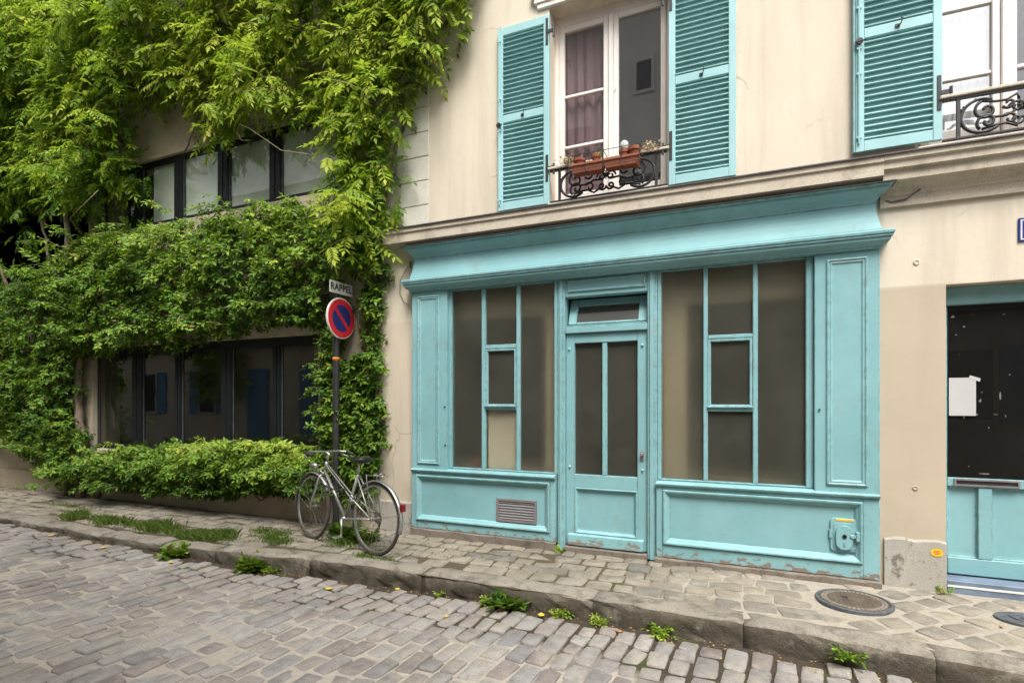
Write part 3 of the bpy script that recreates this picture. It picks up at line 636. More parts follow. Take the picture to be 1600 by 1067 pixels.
# iron balconies
def balcony(x0, x1, z0, z1, label, y=-.045):
    m = MB(); m.box(x0 - .02, x1 + .02, y - .028, y + .028, z1 - .012, z1 + .014, .006)
    b = m.build('balcony_railing', M['string'], house, label=label)
    f = MB(); f.box(x0, x1, y - .014, y + .014, z1 - .03, z1 - .013, .002); f.box(x0, x1, y - .012, y + .012, z0 + .01, z0 + .026, .002)
    for xx in (x0 + .095, x1 - .095): f.box(xx - .012, xx + .012, y - .010, y + .010, z0 + .02, z1 - .02, .002)
    f.build('rail', M['iron'], b)
    a, c = x0 + .105, x1 - .105; h = z1 - z0 - .06; zc = (z0 + z1) / 2 - .002; cx = (a + c) / 2
    for s in (-1, 1):
        e = a if s < 0 else c; g = MB(); X = lambda v: e - s * v
        big = [(X(.13 - .125 * math.cos(t) * (1 - .04 * t)), y, zc + .122 * math.sin(t) * (1 - .03 * t)) for t in np.linspace(-2.3, 2.1, 24)]
        g.tube(big, .012, 6)
        def sp(cx_, cz_, r0, r1, a0, a1): return [(X(cx_ + (r0 + (r1 - r0) * k / 22) * math.cos(a0 + (a1 - a0) * k / 22)), y, cz_ + (r0 + (r1 - r0) * k / 22) * math.sin(a0 + (a1 - a0) * k / 22)) for k in range(23)]
        g.tube(sp(.155, zc + .03, .075, .014, 2.0, 9.2), .0115, 6); g.tube(sp(.16, zc - .055, .065, .012, 4.0, -3.6), .011, 6)
        g.tube(sp(.285, zc + .055, .04, .01, 3.6, 9.5), .010, 6); g.tube(sp(.29, zc - .06, .045, .01, 2.6, -3.4), .010, 6)
        for dz, sg in ((.10, 1), (-.012, 1), (-.105, -1)):
            g.tube([(X(.13), y, zc + dz), (X(.21), y, zc + dz - .018 * sg), (X(.27), y, zc + dz - .02 * sg), (X(.33), y, zc + dz + .012 * sg), ((cx - s * -.03), y, zc + dz * .72)], .0095, 6)
        for t in np.linspace(-2.0, 2.0, 7):
            px, pz = X(.13 - .128 * math.cos(t)), zc + .122 * math.sin(t)
            g.lathe([(.001, -.012), (.012, 0), (.001, .012)], (px - s * -.006, y, pz), 6)
        for zz in (.06, -.06): g.tube([(X(0), y, zc + zz), (X(.03), y, zc + zz)], .008, 6)
        g.build('scroll', M['iron'], b, smooth=True)
    g = MB()
    for s in (-1, 1):
        g.tube(spiral((cx + s * .045, y, zc + .02), .045, .010, (0 if s > 0 else math.pi), (0 if s > 0 else math.pi) + s * 7.5), .010, 6); g.tube(spiral((cx + s * .04, y, zc - .07), .04, .010, (math.pi if s > 0 else 0), (math.pi if s > 0 else 0) + s * 7.0), .010, 6)
    for k in range(8):
        t = k * math.pi / 4; g.tube([(cx, y, zc + .03), (cx + .045 * math.cos(t), y - .008, zc + .03 + .045 * math.sin(t))], [.011, .004], 6)
    g.lathe([(.004, -.02), (.018, -.01), (.018, .01), (.004, .02)], (cx, y, zc + .03), 10, 'y')
    g.build('rosette', M['iron'], b, smooth=True)
    return b
balcony(-1.76, -.655, 3.345, 3.685, 'iron balcony railing carrying a trough of terracotta pots')
balcony(1.345, 2.30, 3.355, 3.69, 'iron balcony railing with nothing hung on it')
# recessed turquoise door at the right
m = MB(); yd = .15
m.box(1.379, 2.42, yd - .03, yd + .05, 2.165, 2.303, .004)
for a, b in ((1.382, 1.425), (2.37, 2.418)): m.box(a, b, yd - .012, yd + .04, .10, 2.163, .004)
m.box(1.426, 2.369, yd - .008, yd + .035, .770, .838, .004); m.box(1.426, 2.369, yd - .008, yd + .035, .095, .225, .006)
m.box(1.617, 1.702, yd - .008, yd + .035, .226, .769, .004); m.box(2.14, 2.22, yd - .008, yd + .035, .226, .769, .004)
dr = m.build('front_door', M['teal'], house, label='turquoise door with a black pane, recessed at the right end')
for a, b in ((1.427, 1.616), (1.703, 2.139), (2.221, 2.368)): MB().panel(a, b, .227, .768, [(0, yd + .012), (.004, yd + .012), (.010, yd + .02), (.03, yd + .022)]).build('panel', M['teal'], dr, fix=False)
MB().box(1.427, 2.368, yd + .012, yd + .018, .839, 2.163, 0).build('pane', M['doorglass'], dr)
m = MB(); m.panel(1.468, 1.862, .778, .832, [(0, yd - .009), (0, yd - .018), (.012, yd - .018), (.012, yd - .006)], False); m.build('letter_slot', M['grille'], dr, fix=False)
MB().box(1.479, 1.851, yd - .0095, yd - .0085, .789, .821, 0).build('slot_opening', M['iron'], dr)
m = MB(); m.box(1.38, 2.419, -.012, .30, -.1, .085, .006); st_ = m.build('door_step', M['bluestep'], house)
MB().box(1.385, 2.415, -.016, -.008, .035, .050, .001).build('step_edge', M['signwhite'], house)
p = MB(); p.box(1.44, 1.607, yd + .004, yd + .008, 1.315, 1.607, 0); p.add([(1.56, yd + .0025, 1.60), (1.63, yd + .0025, 1.575), (1.635, yd + .0025, 1.60), (1.57, yd + .0025, 1.625)], [(0, 1, 2, 3)])
tag(p.build('paper_sheet', M['paper'], fix=False), 'blank white sheet of paper taped on the black door pane', 'paper')
p = MB()
for (a, c, w_, h_) in ((1.60, 1.315, .03, .02), (1.57, 1.60, .05, .018), (1.53, 1.28, .012, .05), (1.62, 1.40, .03, .06), (1.60, .865, .12, .02), (1.55, .92, .03, .012), (1.44, 2.06, .05, .04), (1.52, 1.99, .03, .02), (1.58, 2.08, .012, .012), (1.74, 1.40, .03, .14), (1.78, 1.29, .012, .05), (1.70, 1.32, .05, .012), (1.47, 1.93, .03, .02), (1.50, 1.78, .012, .012), (1.80, 1.62, .02, .012), (1.76, 2.07, .03, .02), (1.68, 1.21, .012, .03), (1.64, 1.48, .01, .03)):
    k = random.randint(5, 7); cz, cxx = c + h_ / 2, a + w_ / 2
    pts = [(cxx + w_ * .36 * random.uniform(.4, 1) * math.cos(q * 6.283 / k), yd + .0105, cz + h_ * .36 * random.uniform(.4, 1) * math.sin(q * 6.283 / k)) for q in range(k)]
    p.add(pts, [tuple(range(k))])
p.build('paper_scrap', M['grille'], dr, fix=False, kind='stuff')
for x_, z_, r_ in ((1.196, 2.491, .022), (1.188, .761, .02)):
    m = MB(); m.lathe([(r_, 0), (r_, -.006), (r_ * .65, -.009), (r_ * .6, -.004)], (x_, .001, z_), 14, 'y'); m.build('wall_plug', M['plaster'], house)
def sticker(x_, z_, y_, w_, h_, label):
    m = MB(); n = 14; m.add([(x_ + w_ / 2 * math.copysign(abs(math.cos(t)) ** .7, math.cos(t)), y_, z_ + h_ / 2 * math.copysign(abs(math.sin(t)) ** .7, math.sin(t))) for t in [2 * math.pi * k / n for k in range(n)]], [tuple(range(n))])
    m.cur = 1
    for k, (a, b) in enumerate(((-.28, .2), (-.34, .3), (-.2, .25))): m.add([(x_ + a * w_, y_ - .001, z_ + h_ * (.17 - .2 * k)), (x_ + b * w_, y_ - .001, z_ + h_ * (.17 - .2 * k)), (x_ + b * w_, y_ - .001, z_ + h_ * (.24 - .2 * k)), (x_ + a * w_, y_ - .001, z_ + h_ * (.24 - .2 * k))], [(0, 1, 2, 3)])
    return tag(m.build('sticker', [M['yellow'], M['signred']], fix=False), label, 'sticker')
sticker(1.318, .285, -.0255, .075, .06, 'round yellow sticker with red lines low on the grey plinth')
m = MB(); m.box(1.80, 2.05, -.012, -.001, 2.575, 2.745, .003); pl_ = m.build('house_number_plate', M['plateblue']); tag(pl_, 'blue enamel plate with a white border high on the wall at the right edge', 'plate')
MB().panel(1.812, 2.038, 2.587, 2.733, [(0, -.0125), (0, -.0132), (.009, -.0132), (.009, -.0125)], False).build('border', M['signwhite'], pl_, fix=False)

# ------------------------------------------------------------------ turquoise shopfront
shop = thing('shopfront', 'turquoise wooden shopfront with glazed door between two display windows', 'shopfront', (-1.19, -.05, 0))
SX0, SX1 = -3.322, .940; F = -.10
# entablature
ledge = [(.11, 2.598), (.125, 2.60), (.128, 2.615), (.155, 2.632), (.172, 2.650), (.175, 2.672), (.186, 2.676), (.186, 2.690), (.194, 2.695), (.196, 2.712), (.186, 2.722), (.10, 2.727)]
MB().sweep(ledge, SX0 + .115, SX1 - .115).build('ledge', M['teal_edge'], shop, fix=False)
fas = [(.128, 2.728), (.126, 2.75), (.113, 2.80), (.102, 2.85), (.096, 2.89), (.094, 2.93), (.095, 2.955)]
MB().sweep(fas, SX0 + .115, SX1 - .115).build('fascia', M['teal'], shop, fix=False)
crown = [(.10, 2.956), (.106, 2.975), (.112, 2.980), (.118, 2.995), (.135, 3.015), (.16, 3.035), (.172, 3.045), (.176, 3.060), (.20, 3.068), (.08, 3.072)]
MB().sweep(crown, SX0 + .125, SX1 - .125).build('crown_moulding', M['teal'], shop, fix=False)
MB().sweep([(.08, 3.073), (.212, 3.070), (.214, 3.078), (.08, 3.083)], SX0 + .125, SX1 - .125).build('capping', M['zinc'], shop, fix=False)
# pilasters
for a, b, p0, p1 in ((SX0, -2.885, -3.25, -2.975), (.497, SX1, .578, .862)):
    m = MB(); m.box(a, b, F, .03, .690, 2.600, .005); pi_ = m.build('pilaster', M['teal'], shop)
    MB().panel(p0, p1, .76, 2.55, [(0, F - .0005), (.004, F - .012), (.014, F - .016), (.024, F - .008), (.034, F - .010), (.046, F - .0015), (.055, F - .001)]).build('panel', M['teal'], pi_, fix=False)
# stall risers under the windows
for a, b, i0, i1 in ((SX0, -1.690, -3.262, -1.745), (-.742, SX1, -.685, .83)):
    m = MB(); m.box(a, i0, F - .002, .03, .035, .672, .004); m.box(i1, b, F - .002, .03, .035, .672, .004); m.box(i0, i1, F - .004, .03, .035, .16, .004); m.box(i0, i1, F - .002, .03, .645, .672, .003)
    if a > -2: m.v = [(v[0], v[1], .048 if v[2] < .05 else v[2]) for v in m.v]
    if a < -2: m.v = [(v[0], v[1], .080 if v[2] < .05 else v[2]) for v in m.v]
    rs = m.build('stall_riser', M['teal_worn'], shop)
    MB().panel(i0, i1, .16, .645, [(0, F - .006), (.008, F - .022), (.02, F - .020), (.035, F - .002), (.045, F + .004), (.058, F + .020)]).build('panel', M['teal_edge'], rs, fix=False)
    m = MB(); m.extr([(.03, .674), (F - .012, .674), (F - .025, .684), (F - .030, .697), (F - .022, .706), (F + .06, .722), (.03, .724)], a, b); m.build('sill', M['teal_edge'], rs)
    m = MB(); n = 26; vs = []
    for i in range(n + 1):
        xx = a - .01 + (b - a + .02) * i / n; q = .004 * math.sin(xx * 13) + .003 * math.sin(xx * 37)
        vs += [(xx, F - .022 + q, -.3), (xx, F - .022 + q, (.066 if a < -2 else .030) + q), (xx, F + .01, .078 if a < -2 else .046), (xx, .03, .0785 if a < -2 else .0465)]
    m.add(vs, [(i * 4 + k, i * 4 + 4 + k, i * 4 + 5 + k, i * 4 + 1 + k) for i in range(n) for k in range(3)]); m.build('base_course', M['concrete'], shop)
    if a < -2:
        y0 = F + .019
        m = MB(); m.panel(-2.318, -1.886, .225, .452, [(0, y0), (0, y0 - .014), (.022, y0 - .014), (.022, y0 + .01)], False); g = m.build('vent_grille', M['grille'], rs, fix=False)
        for k in range(7):
            z = .255 + k * .0265; MB().add([(-2.297, y0 - .010, z), (-1.907, y0 - .010, z), (-1.907, y0 + .006, z + .018), (-2.297, y0 + .006, z + .018), (-2.297, y0 - .006, z - .003), (-1.907, y0 - .006, z - .003), (-1.907, y0 + .010, z + .014), (-2.297, y0 + .010, z + .014)], [(0, 1, 2, 3), (7, 6, 5, 4), (0, 4, 5, 1), (3, 2, 6, 7)]).build('slat', M['grille'], g)
        MB().box(-2.297, -1.907, y0 + .002, y0 + .004, .246, .431, 0).build('backing', M['iron'], g)
    else:
        y0 = F + .019
        def rr(cx, cz, w_, h_, r_, n=6):
            o = []
            for sx, sz, a0 in ((1, 1, 0), (-1, 1, 90), (-1, -1, 180), (1, -1, 270)):
                for k in range(n + 1): t = R(a0 + 90 * k / n); o.append((cx + sx * (w_ / 2 - r_) + r_ * math.cos(t), cz + sz * (h_ / 2 - r_) + r_ * math.sin(t)))
            return o
        def plate(mb, o, ya, yb, c=.004):
            n = len(o); cx = sum(p[0] for p in o) / n; cz = sum(p[1] for p in o) / n
            f_ = lambda k: [(cx + (p[0] - cx) * k, cz + (p[1] - cz) * k) for p in o]
            vs = [(p[0], ya, p[1]) for p in o] + [(p[0], yb + c, p[1]) for p in o] + [(p[0], yb, p[1]) for p in f_(.965)]
            mb.add(vs, [(r_ * n + k, r_ * n + (k + 1) % n, (r_ + 1) * n + (k + 1) % n, (r_ + 1) * n + k) for r_ in range(2) for k in range(n)] + [tuple(2 * n + k for k in range(n))])
        m = MB(); plate(m, rr(.700, .372, .185, .262, .03), y0, y0 - .014); plate(m, rr(.708, .362, .160, .215, .03), y0 - .013, y0 - .018)
        m.box(.600, .625, y0 - .02, y0, .345, .41, .003)
        hatch = m.build('meter_hatch', M['teal'], rs)
        m = MB(); plate(m, rr(.703, .355, .118, .190, .058, 8), y0 - .017, y0 - .040, .008); m.box(.74, .80, y0 - .048, y0 - .018, .355, .385, .006); m.box(.778, .806, y0 - .052, y0 - .014, .335, .41, .005)
        m.box(.694, .714, y0 - .0435, y0 - .039, .288, .294, .001); m.box(.697, .711, y0 - .0435, y0 - .039, .300, .325, .003)
        hd = m.build('hatch_door', M['teal'], hatch)
        m = MB(); m.lathe([(.016, 0), (.016, -.006), (.009, -.007), (.009, 0)], (.703, y0 - .040, .368), 14, 'y'); m.build('keyhole', M['iron'], hatch)
        m = MB(); m.box(.648, .765, y0 - .0165, y0 - .0135, .482, .500, .001); m.build('warning_strip', M['yellow'], hatch)
# display windows
def display(x0, x1, mull, mid, tanx, rows):
    """x0..x1 clear glass; mull = the two mullions; mid = (x, x) of the middle light"""
    zb, zt = .735, 2.585; yg = -.03; fy = -.062
    m = MB(); m.box(x0 - .035, x0, fy, .02, .722, 2.598, .005); m.box(x1, x1 + (.035 if x1 < 0 else .056), fy, .02, .722, 2.598, .005); m.box(x0, x1, fy + .001, .02, zt, 2.5985, .004); m.box(x0, x1, fy + .001, .02, .7225, zb, .004)
    w_ = m.build('display_window', M['teal'], shop)
    for a, b in mull: MB().box(a, b, fy + .004, -.008, zb, zt, .006).build('mullion', M['teal'], w_)
    a, b = mull[0][1], mull[1][0]
    for (za, zc_) in rows: MB().box(a, b, fy + .006, -.010, za, zc_, .005).build('glazing_bar', M['teal'], w_)
    # hinged light in the middle with its own little frame and drip ledge
    za, zc_ = rows[0][1], rows[1][0]
    m = MB(); m.panel(a + .002, b - .002, zc_ + .002, za - .002, [(0, yg - .01), (0, fy + .002), (.020, fy + .004), (.024, yg + .002)][::1], False) if False else None
    m.panel(a + .002, b - .002, rows[1][1] + .002, rows[0][0] - .002, [(0, yg), (0, fy + .006), (.018, fy + .006), (.024, fy + .016), (.024, yg)], False)
    m.box(a - .004, b + .004, fy - .016, fy + .004, rows[1][1] - .002, rows[1][1] + .016, .004); m.build('hopper_frame', M['teal'], w_, fix=False)
    lights = [(x0, mull[0][0], zb, zt), (mull[1][1], x1, zb, zt), (a, b, rows[0][1], zt), (a, b, rows[1][1], rows[0][0]), (a, b, zb, rows[1][0])]
    for (p0, p1, q0, q1) in lights: MB().add([(p0 - .003, yg, q0 - .003), (p1 + .003, yg, q0 - .003), (p1 + .003, yg, q1 + .003), (p0 - .003, yg, q1 + .003)], [(0, 1, 2, 3)]).build('pane', M['shopglass'], w_, fix=False)
    # tan boards lining the display box beside the door and overhead
    m = MB(); t0, t1 = tanx; m.box(t0, t1, .13, .62, .70, 2.60, 0); m.box(x0 - .05, x1 + .05, .10, .62, 2.40, 2.60, 0) if False else None
    m.box(x0 - .04, x1 + .04, .17, .20, 2.31, 2.62, 0); m.box(x0 - .04, x1 + .04, .03, .60, .66, .70, 0)
    m.build('lining_board', M['tan'], w_)
    return w_
ROWS_L = ((1.962, 2.002), (1.340, 1.372))
wl = display(-2.852, -1.716, ((-2.505, -2.460), (-2.118, -2.076)), None, (-1.86, -1.70), ROWS_L)
wr = display(-.704, .440, ((-.349, -.312), (.045, .085)), None, (-.72, -.50), ((1.965, 1.998), (1.338, 1.372)))
cb = MB(); cb.box(-2.452, -2.292, .006, .014, .738, 1.335, .001); cb.box(-2.284, -2.126, .004, .012, .738, 1.335, .001)
cb.box(-2.296, -2.280, .000, .006, .738, 1.335, .001); tag(cb.build('board', M['cream_board']), 'cream board standing behind the lowest middle pane of the left display window', 'board')
pt = MB(); pt.lathe([(.05, .70), (.062, .80), (.07, .80), (.07, .83), (.058, .83), (.055, .79)], (-2.62, .12, 0), 16); tag(pt.build('flower_pot', M['terra'], smooth=False), 'small terracotta pot dimly seen behind the left display window', 'pot')
# door, posts and fanlight
for a, b in ((-1.680, -1.606), (-.826, -.740)):
    m = MB(); m.box(a, b, -.066, .06, .0, 2.5985, .005); m.box(a + .02, b - .02, -.080, -.064, .0, 2.598, .006); m.build('door_post', M['teal'], shop)
m = MB(); m.box(-1.606, -.826, -.055, .05, 2.425, 2.598, .004); od = m.build('overdoor_panel', M['teal'], shop)
MB().panel(-1.58, -.845, 2.468, 2.585, [(0, -.0555), (.003, -.068), (.012, -.070), (.022, -.058), (.03, -.0565)]).build('panel', M['teal'], od, fix=False)
m = MB(); m.box(-1.606, -.826, -.060, .05, 2.075, 2.135, .006); m.box(-1.606, -.826, -.045, .05, 2.137, 2.152, .003); tr = m.build('transom_bar', M['teal'], shop)
def tilt(x, y, z):
    a = R(22); dz = z - 2.16; return (x, .005 + (y) * math.cos(a) + dz * math.sin(a), 2.16 + dz * math.cos(a) - y * math.sin(a))
m = MB(); m.box(-1.590, -1.51, -.015, .02, 2.162, 2.435, .003); m.box(-.92, -.842, -.015, .02, 2.162, 2.435, .003); m.box(-1.51, -.92, -.014, .02, 2.162, 2.182, .003); m.box(-1.51, -.92, -.014, .02, 2.365, 2.435, .003)
fl = m.xf(tilt).build('fanlight', M['teal'], shop, label='hinged light over the door, tilted inwards')
MB().add([(-1.51, .004, 2.18), (-.92, .004, 2.18), (-.92, .004, 2.37), (-1.51, .004, 2.37)], [(0, 1, 2, 3)]).xf(tilt).build('pane', M['shopglass'], fl, fix=False)
m = MB(); dy = -.012
for a, b in ((-1.604, -1.520), (-.921, -.828)): m.box(a, b, dy - .02, .03, .055, 2.073, .004)
m.box(-1.520, -.921, dy - .019, .03, 1.982, 2.072, .004); m.box(-1.520, -.921, dy - .019, .03, .605, .728, .004); m.box(-1.520, -.921, dy - .019, .03, .058, .165, .004)
door = m.build('door', M['teal'], shop, label='glazed turquoise door in the middle of the shopfront')
MB().box(-1.252, -1.206, dy - .014, .02, .729, 1.981, .006).build('mullion', M['teal'], door)
for a, b in ((-1.520, -1.252), (-1.206, -.921)): MB().add([(a, .004, .727), (b, .004, .727), (b, .004, 1.983), (a, .004, 1.983)], [(0, 1, 2, 3)]).build('pane', M['shopglass'], door, fix=False)
MB().panel(-1.522, -.919, .163, .607, [(0, dy - .0205), (.012, dy - .026), (.022, dy - .016), (.034, dy + .004), (.05, dy + .006)]).build('panel', M['teal'], door, fix=False)
m = MB(); m.extr([(dy - .02, .165), (dy - .05, .15), (dy - .056, .06), (dy - .02, .052)], -1.575, -.862); m.build('weather_board', M['teal_worn'], door)
m = MB(); m.box(-.893, -.860, dy - .026, dy - .018, .88, .97, .003); m.lathe([(.011, 0), (.014, -.02), (.018, -.03), (.012, -.04)], (-.876, dy - .026, .945), 10, 'y'); m.box(-.880, -.872, dy - .029, dy - .024, .895, .915, .001); m.build('lock', M['grille'], door)
for x_, z_ in ((-1.57, 1.93), (-.875, 1.94), (-1.565, .80), (-.872, .80)):
    m = MB(); m.lathe([(.012, 0), (.012, -.012), (.006, -.016)], (x_, dy - .019, z_), 8, 'y'); m.tube([(x_, dy - .026, z_ + .012), (x_, dy - .026, z_ - .016)], .005, 5); m.build('stud', M['teal_pale'], door)
m = MB(); m.box(-1.606, -.826, -.09, .10, -.25, .045, .008); m.build('threshold', M['concrete'], shop)
for x_, z_, w_ in ((-3.318 + .455, 1.44, 0),): pass
for x_, z_ in ((-2.91, 1.37), (.533, 1.36), (-2.905, .97)):
    m = MB(); m.lathe([(.008, 0), (.008, -.012), (.003, -.014)], (x_, F, z_), 8, 'y'); m.build('stud', M['iron'], shop)

# ------------------------------------------------------------------ the rendered house under the climbers
LX0, LX1 = -18.0, -3.870
rh = thing('rendered_house', 'beige rendered house with bands of dark framed windows, half hidden by climbers', 'house', (-9, .2, 0))
UPR = (-8.95, -4.42, 3.93, 4.87); LOW = (-9.15, -4.72, .72, 2.235); DRK = (-13.6, -9.25, 3.0, 5.2)
MB().wall(LX0, LX1, -.3, 10.2, .01, .40, [UPR, LOW, DRK]).build('wall', M['beige'], rh, fix=False)
m = MB(); m.add([(LX0, .4, -.3), (LX0, 6, -.3), (LX0, 6, 10.2), (LX0, .4, 10.2), (LX1, .4, -.3), (LX1, 6, -.3), (LX1, 6, 10.2), (LX1, .4, 10.2)], [(0, 1, 2, 3), (5, 4, 7, 6), (1, 5, 6, 2), (3, 2, 6, 7)]); m.build('rear_wall', M['beige'], rh, fix=False)
for nm, (a, b, c, d) in (('upper_room', (-9.1, -4.3, 3.7, 5.2)), ('lower_room', (-9.3, -4.5, .3, 2.6)), ('loggia', (-13.7, -9.2, 2.9, 5.3))): MB().room(a, b, .405, 2.6, c, d).build(nm, M['anth' if nm == 'loggia' else 'interior'], rh, fix=False)  # loggia lined near-black, its deep shade put into the colour
def band(H, mulls, glassm, yy, label, headh=.05):
    x0, x1, z0, z1 = H; m = MB()
    m.box(x0, x1, yy - .03, yy + .05, z1 - headh, z1, .003); m.box(x0, x1, yy - .035, yy + .05, z0, z0 + .05, .003)
    w_ = m.build('window_band', M['anth'], rh, label=label); e = [x0] + [v for q in mulls for v in q] + [x1]
    for a, b in mulls:
        m = MB(); c = (a + b) / 2; m.box(a, c - .008, yy - .03, yy + .05, z0 + .05, z1 - headh, .004); m.box(c + .008, b, yy - .03, yy + .05, z0 + .05, z1 - headh, .004); m.box(c - .008, c + .008, yy - .008, yy + .05, z0 + .05, z1 - headh, .0)
        m.build('mullion', M['anth'], w_)
    for a, b in zip(e[::2], e[1::2]):
        m = MB(); m.panel(a, b, z0 + .05, z1 - headh, [(0, yy), (0, yy - .02), (.018, yy - .02), (.024, yy + .004)], False); fr = m.build('frame', M['anth'], w_, fix=False); MB().box(a + .018, a + .028, yy - .014, yy - .002, z0 + .06, z1 - headh - .01, .001).build('gasket', M['castblue'], w_)  # lighter strip added as a painted highlight on the frame's left edge
        MB().add([(a + .02, yy, z0 + .07), (b - .02, yy, z0 + .07), (b - .02, yy, z1 - headh - .02), (a + .02, yy, z1 - headh - .02)], [(0, 1, 2, 3)]).build('pane', glassm, w_, fix=False)
    return w_
wb = band(UPR, ((-8.22, -8.08), (-7.37, -7.22), (-6.50, -6.32), (-5.565, -5.395)), M['blindglass'], .09, 'upper band of dark framed windows with pale blinds')
MB().box(-7.9, -4.45, .122, .126, 3.95, 4.86, 0).build('blind', M['blind'], wb)
band(LOW, ((-8.31, -8.10), (-7.37, -7.26), (-6.45, -6.27), (-5.52, -5.41)), M['darkglass'], .10, 'lower band of dark framed windows above the hedge', .09)
MB().box(-9.3, -4.6, -.05, .14, .655, .715, .006).build('sill', M['beige'], rh)
MB().box(LX0, LX1, -.035, .03, -.3, .30, .006).build('base', M['beige'], rh)

# ------------------------------------------------------------------ houses across the street (seen in the panes)
def opp(name, x0, x1, h, mat, label, wins, doors, y=-8.0):
    t = thing(name, label, 'house', ((x0 + x1) / 2, y - 3, -.05))
    m = MB(); m.box(x0, x1, y - 6, y, -.3, h, 0); m.build('wall', mat, t)
    m = MB(); m.extr([(y + .25, h - .02), (y + .25, h + .08), (y - 3, h + 1.0), (y - 6.25, h + .08), (y - 6.25, h - .02)], x0, x1); m.build('roof', M['slate'], t)
    m = MB(); m.box(x0, x1, y - .01, y + .14, 3.2, 3.42, .01); m.build('cornice', M['oppgrey'], t)
    for (wx, wz, ww, wh, sh) in wins:
        f = MB(); f.panel(wx - ww / 2, wx + ww / 2, wz, wz + wh, [(0, y + .01), (0, y + .06), (.07, y + .06), (.07, y + .015)], True); f = f.build('window', M['oppgrey'], t, fix=False)
        MB().add([(wx - ww / 2 + .07, y + .02, wz + .07), (wx + ww / 2 - .07, y + .02, wz + .07), (wx + ww / 2 - .07, y + .02, wz + wh - .07), (wx - ww / 2 + .07, y + .02, wz + wh - .07)], [(3, 2, 1, 0)]).build('pane', M['doorglass'], f, fix=False)
        if sh:
            for s in (-1, 1): MB().box(wx + s * (ww / 2 + .02), wx + s * (ww + .02), y + .005, y + .05, wz, wz + wh, .004).build('shutter', M['oppblue'], f)
    for (wx, ww, wh) in doors:
        d = MB(); d.box(wx - ww / 2, wx + ww / 2, y - .02, y + .05, -.05, wh, .01); d.build('door', M['oppblue'], t)
opp('opposite_house', -34, -10.2, 8.2, M['oppcream'], 'cream house with blue doors across the street, seen in the dark panes', [(-20.4, 1.0, .9, 1.5, True), (-17.3, 1.0, .9, 1.5, True), (-14.6, 4.0, 1, 1.7, True), (-18.2, 4.0, 1, 1.7, True), (-22, 4.0, 1, 1.7, True)], [(-14.9, .95, 2.5), (-12.6, 1.0, 2.6)])
opp('opposite_house', -10.2, 1.4, 11.4, M['oppgrey'], 'tall grey house across the street, mirrored in the middle window', [(-2.3, 8.95, .5, .85, False), (-3.9, 7.0, .9, 1.5, False), (-6.0, 7.0, .9, 1.5, False), (-.6, 4.1, .9, 1.6, True), (-3.1, 4.1, .9, 1.6, True), (-6, 4.1, .9, 1.6, True), (-8.6, 4.1, .9, 1.6, True), (-8.2, 1.0, .9, 1.5, True), (-.4, 1, .9, 1.5, True)], [(-5.5, 1.0, 2.4)])
opp('opposite_house', 1.4, 18, 6.4, M['oppgrey'], 'low grey house across the street, its roof mirrored in the right window', [(4, 4.0, .9, 1.5, True), (7, 4.0, .9, 1.5, True), (4, 1.0, .9, 1.5, True), (8, 1.0, .9, 1.5, True)], [(6, 1.0, 2.3)])

# ------------------------------------------------------------------ climbers and hedge
def unit(a): return a / np.maximum(np.linalg.norm(a, axis=-1, keepdims=True), 1e-9)
def leaflet(base, d, n, l, w, fold=.16):
    d = np.array(d, float); d /= np.linalg.norm(d); n = np.array(n, float); n -= d * n.dot(d); n /= np.linalg.norm(n); s = np.cross(n, d); b = np.array(base)
    m = b + d * l * .45 - n * w * fold
    vs = [b, b + d * l * .42 + s * w / 2, b + d * l * .97 - n * l * .12, b + d * l * .42 - s * w / 2, m]
    return vs, [(0, 4, 1), (1, 4, 2), (2, 4, 3), (3, 4, 0)]
def compound(L=.25, pairs=5, l=.07, w=.028, droop=.5):
    """feather-shaped leaf: a rib along +x with paired leaflets and one at the tip"""
    vs = []; fs = []
    def put(v, f): o = len(vs); vs.extend(v); fs.extend([tuple(o + i for i in q) for q in f])
    P = lambda t: np.array([L * t * (1 - .12 * t * droop), 0, -L * droop * t * t * .55])
    for i in range(pairs):
        t = .25 + .68 * i / (pairs - 1)
        for s in (-1, 1):
            k = (1 - .25 * abs(t - .6)) * random.uniform(.85, 1.12)
            put(*leaflet(P(t), (.55 + random.uniform(-.15, .2), s, -.25 - random.uniform(0, .5)), (.25 * random.uniform(-1, 1), -s * .25, 1), l * k, w * k))
    put(*leaflet(P(1), (1, random.uniform(-.2, .2), -.5), (.3, 0, 1), l * 1.1, w * 1.1))
    for i in range(2):
        a, b = P(i / 2), P((i + 1) / 2); put([a + [0, .0013, 0], a - [0, .0013, 0], b - [0, .001, 0], b + [0, .001, 0]], [(0, 1, 2), (0, 2, 3)])
    return np.array(vs), np.array(fs)
def sprig(L=.13, n=8, l=.055, w=.026):
    """short twig with simple pointed leaves round it"""
    vs = []; fs = []
    def put(v, f): o = len(vs); vs.extend(v); fs.extend([tuple(o + i for i in q) for q in f])
    for i in range(n):
        t = (i + .6) / n; a = i * 2.4 + random.uniform(-.4, .4); k = random.uniform(.75, 1.2)
        put(*leaflet((L * t, 0, -.03 * t), (.6, math.cos(a), .55 * math.sin(a) - .15), (.2, -.3 * math.cos(a), 1), l * k, w * k, .2))
    put([np.array([0, .0015, 0]), np.array([0, -.0015, 0]), np.array([L, 0, -.03])], [(0, 1, 2)])
    return np.array(vs), np.array(fs)
def inside(poly, x, y):
    poly = np.array(poly); r = np.zeros(x.shape, bool); n = len(poly)
    for i in range(n):
        (x1, y1), (x2, y2) = poly[i], poly[(i + 1) % n]
        c = ((y1 > y) != (y2 > y)) & (x < (x2 - x1) * (y - y1) / (y2 - y1 + 1e-12) + x1); r ^= c
    return r
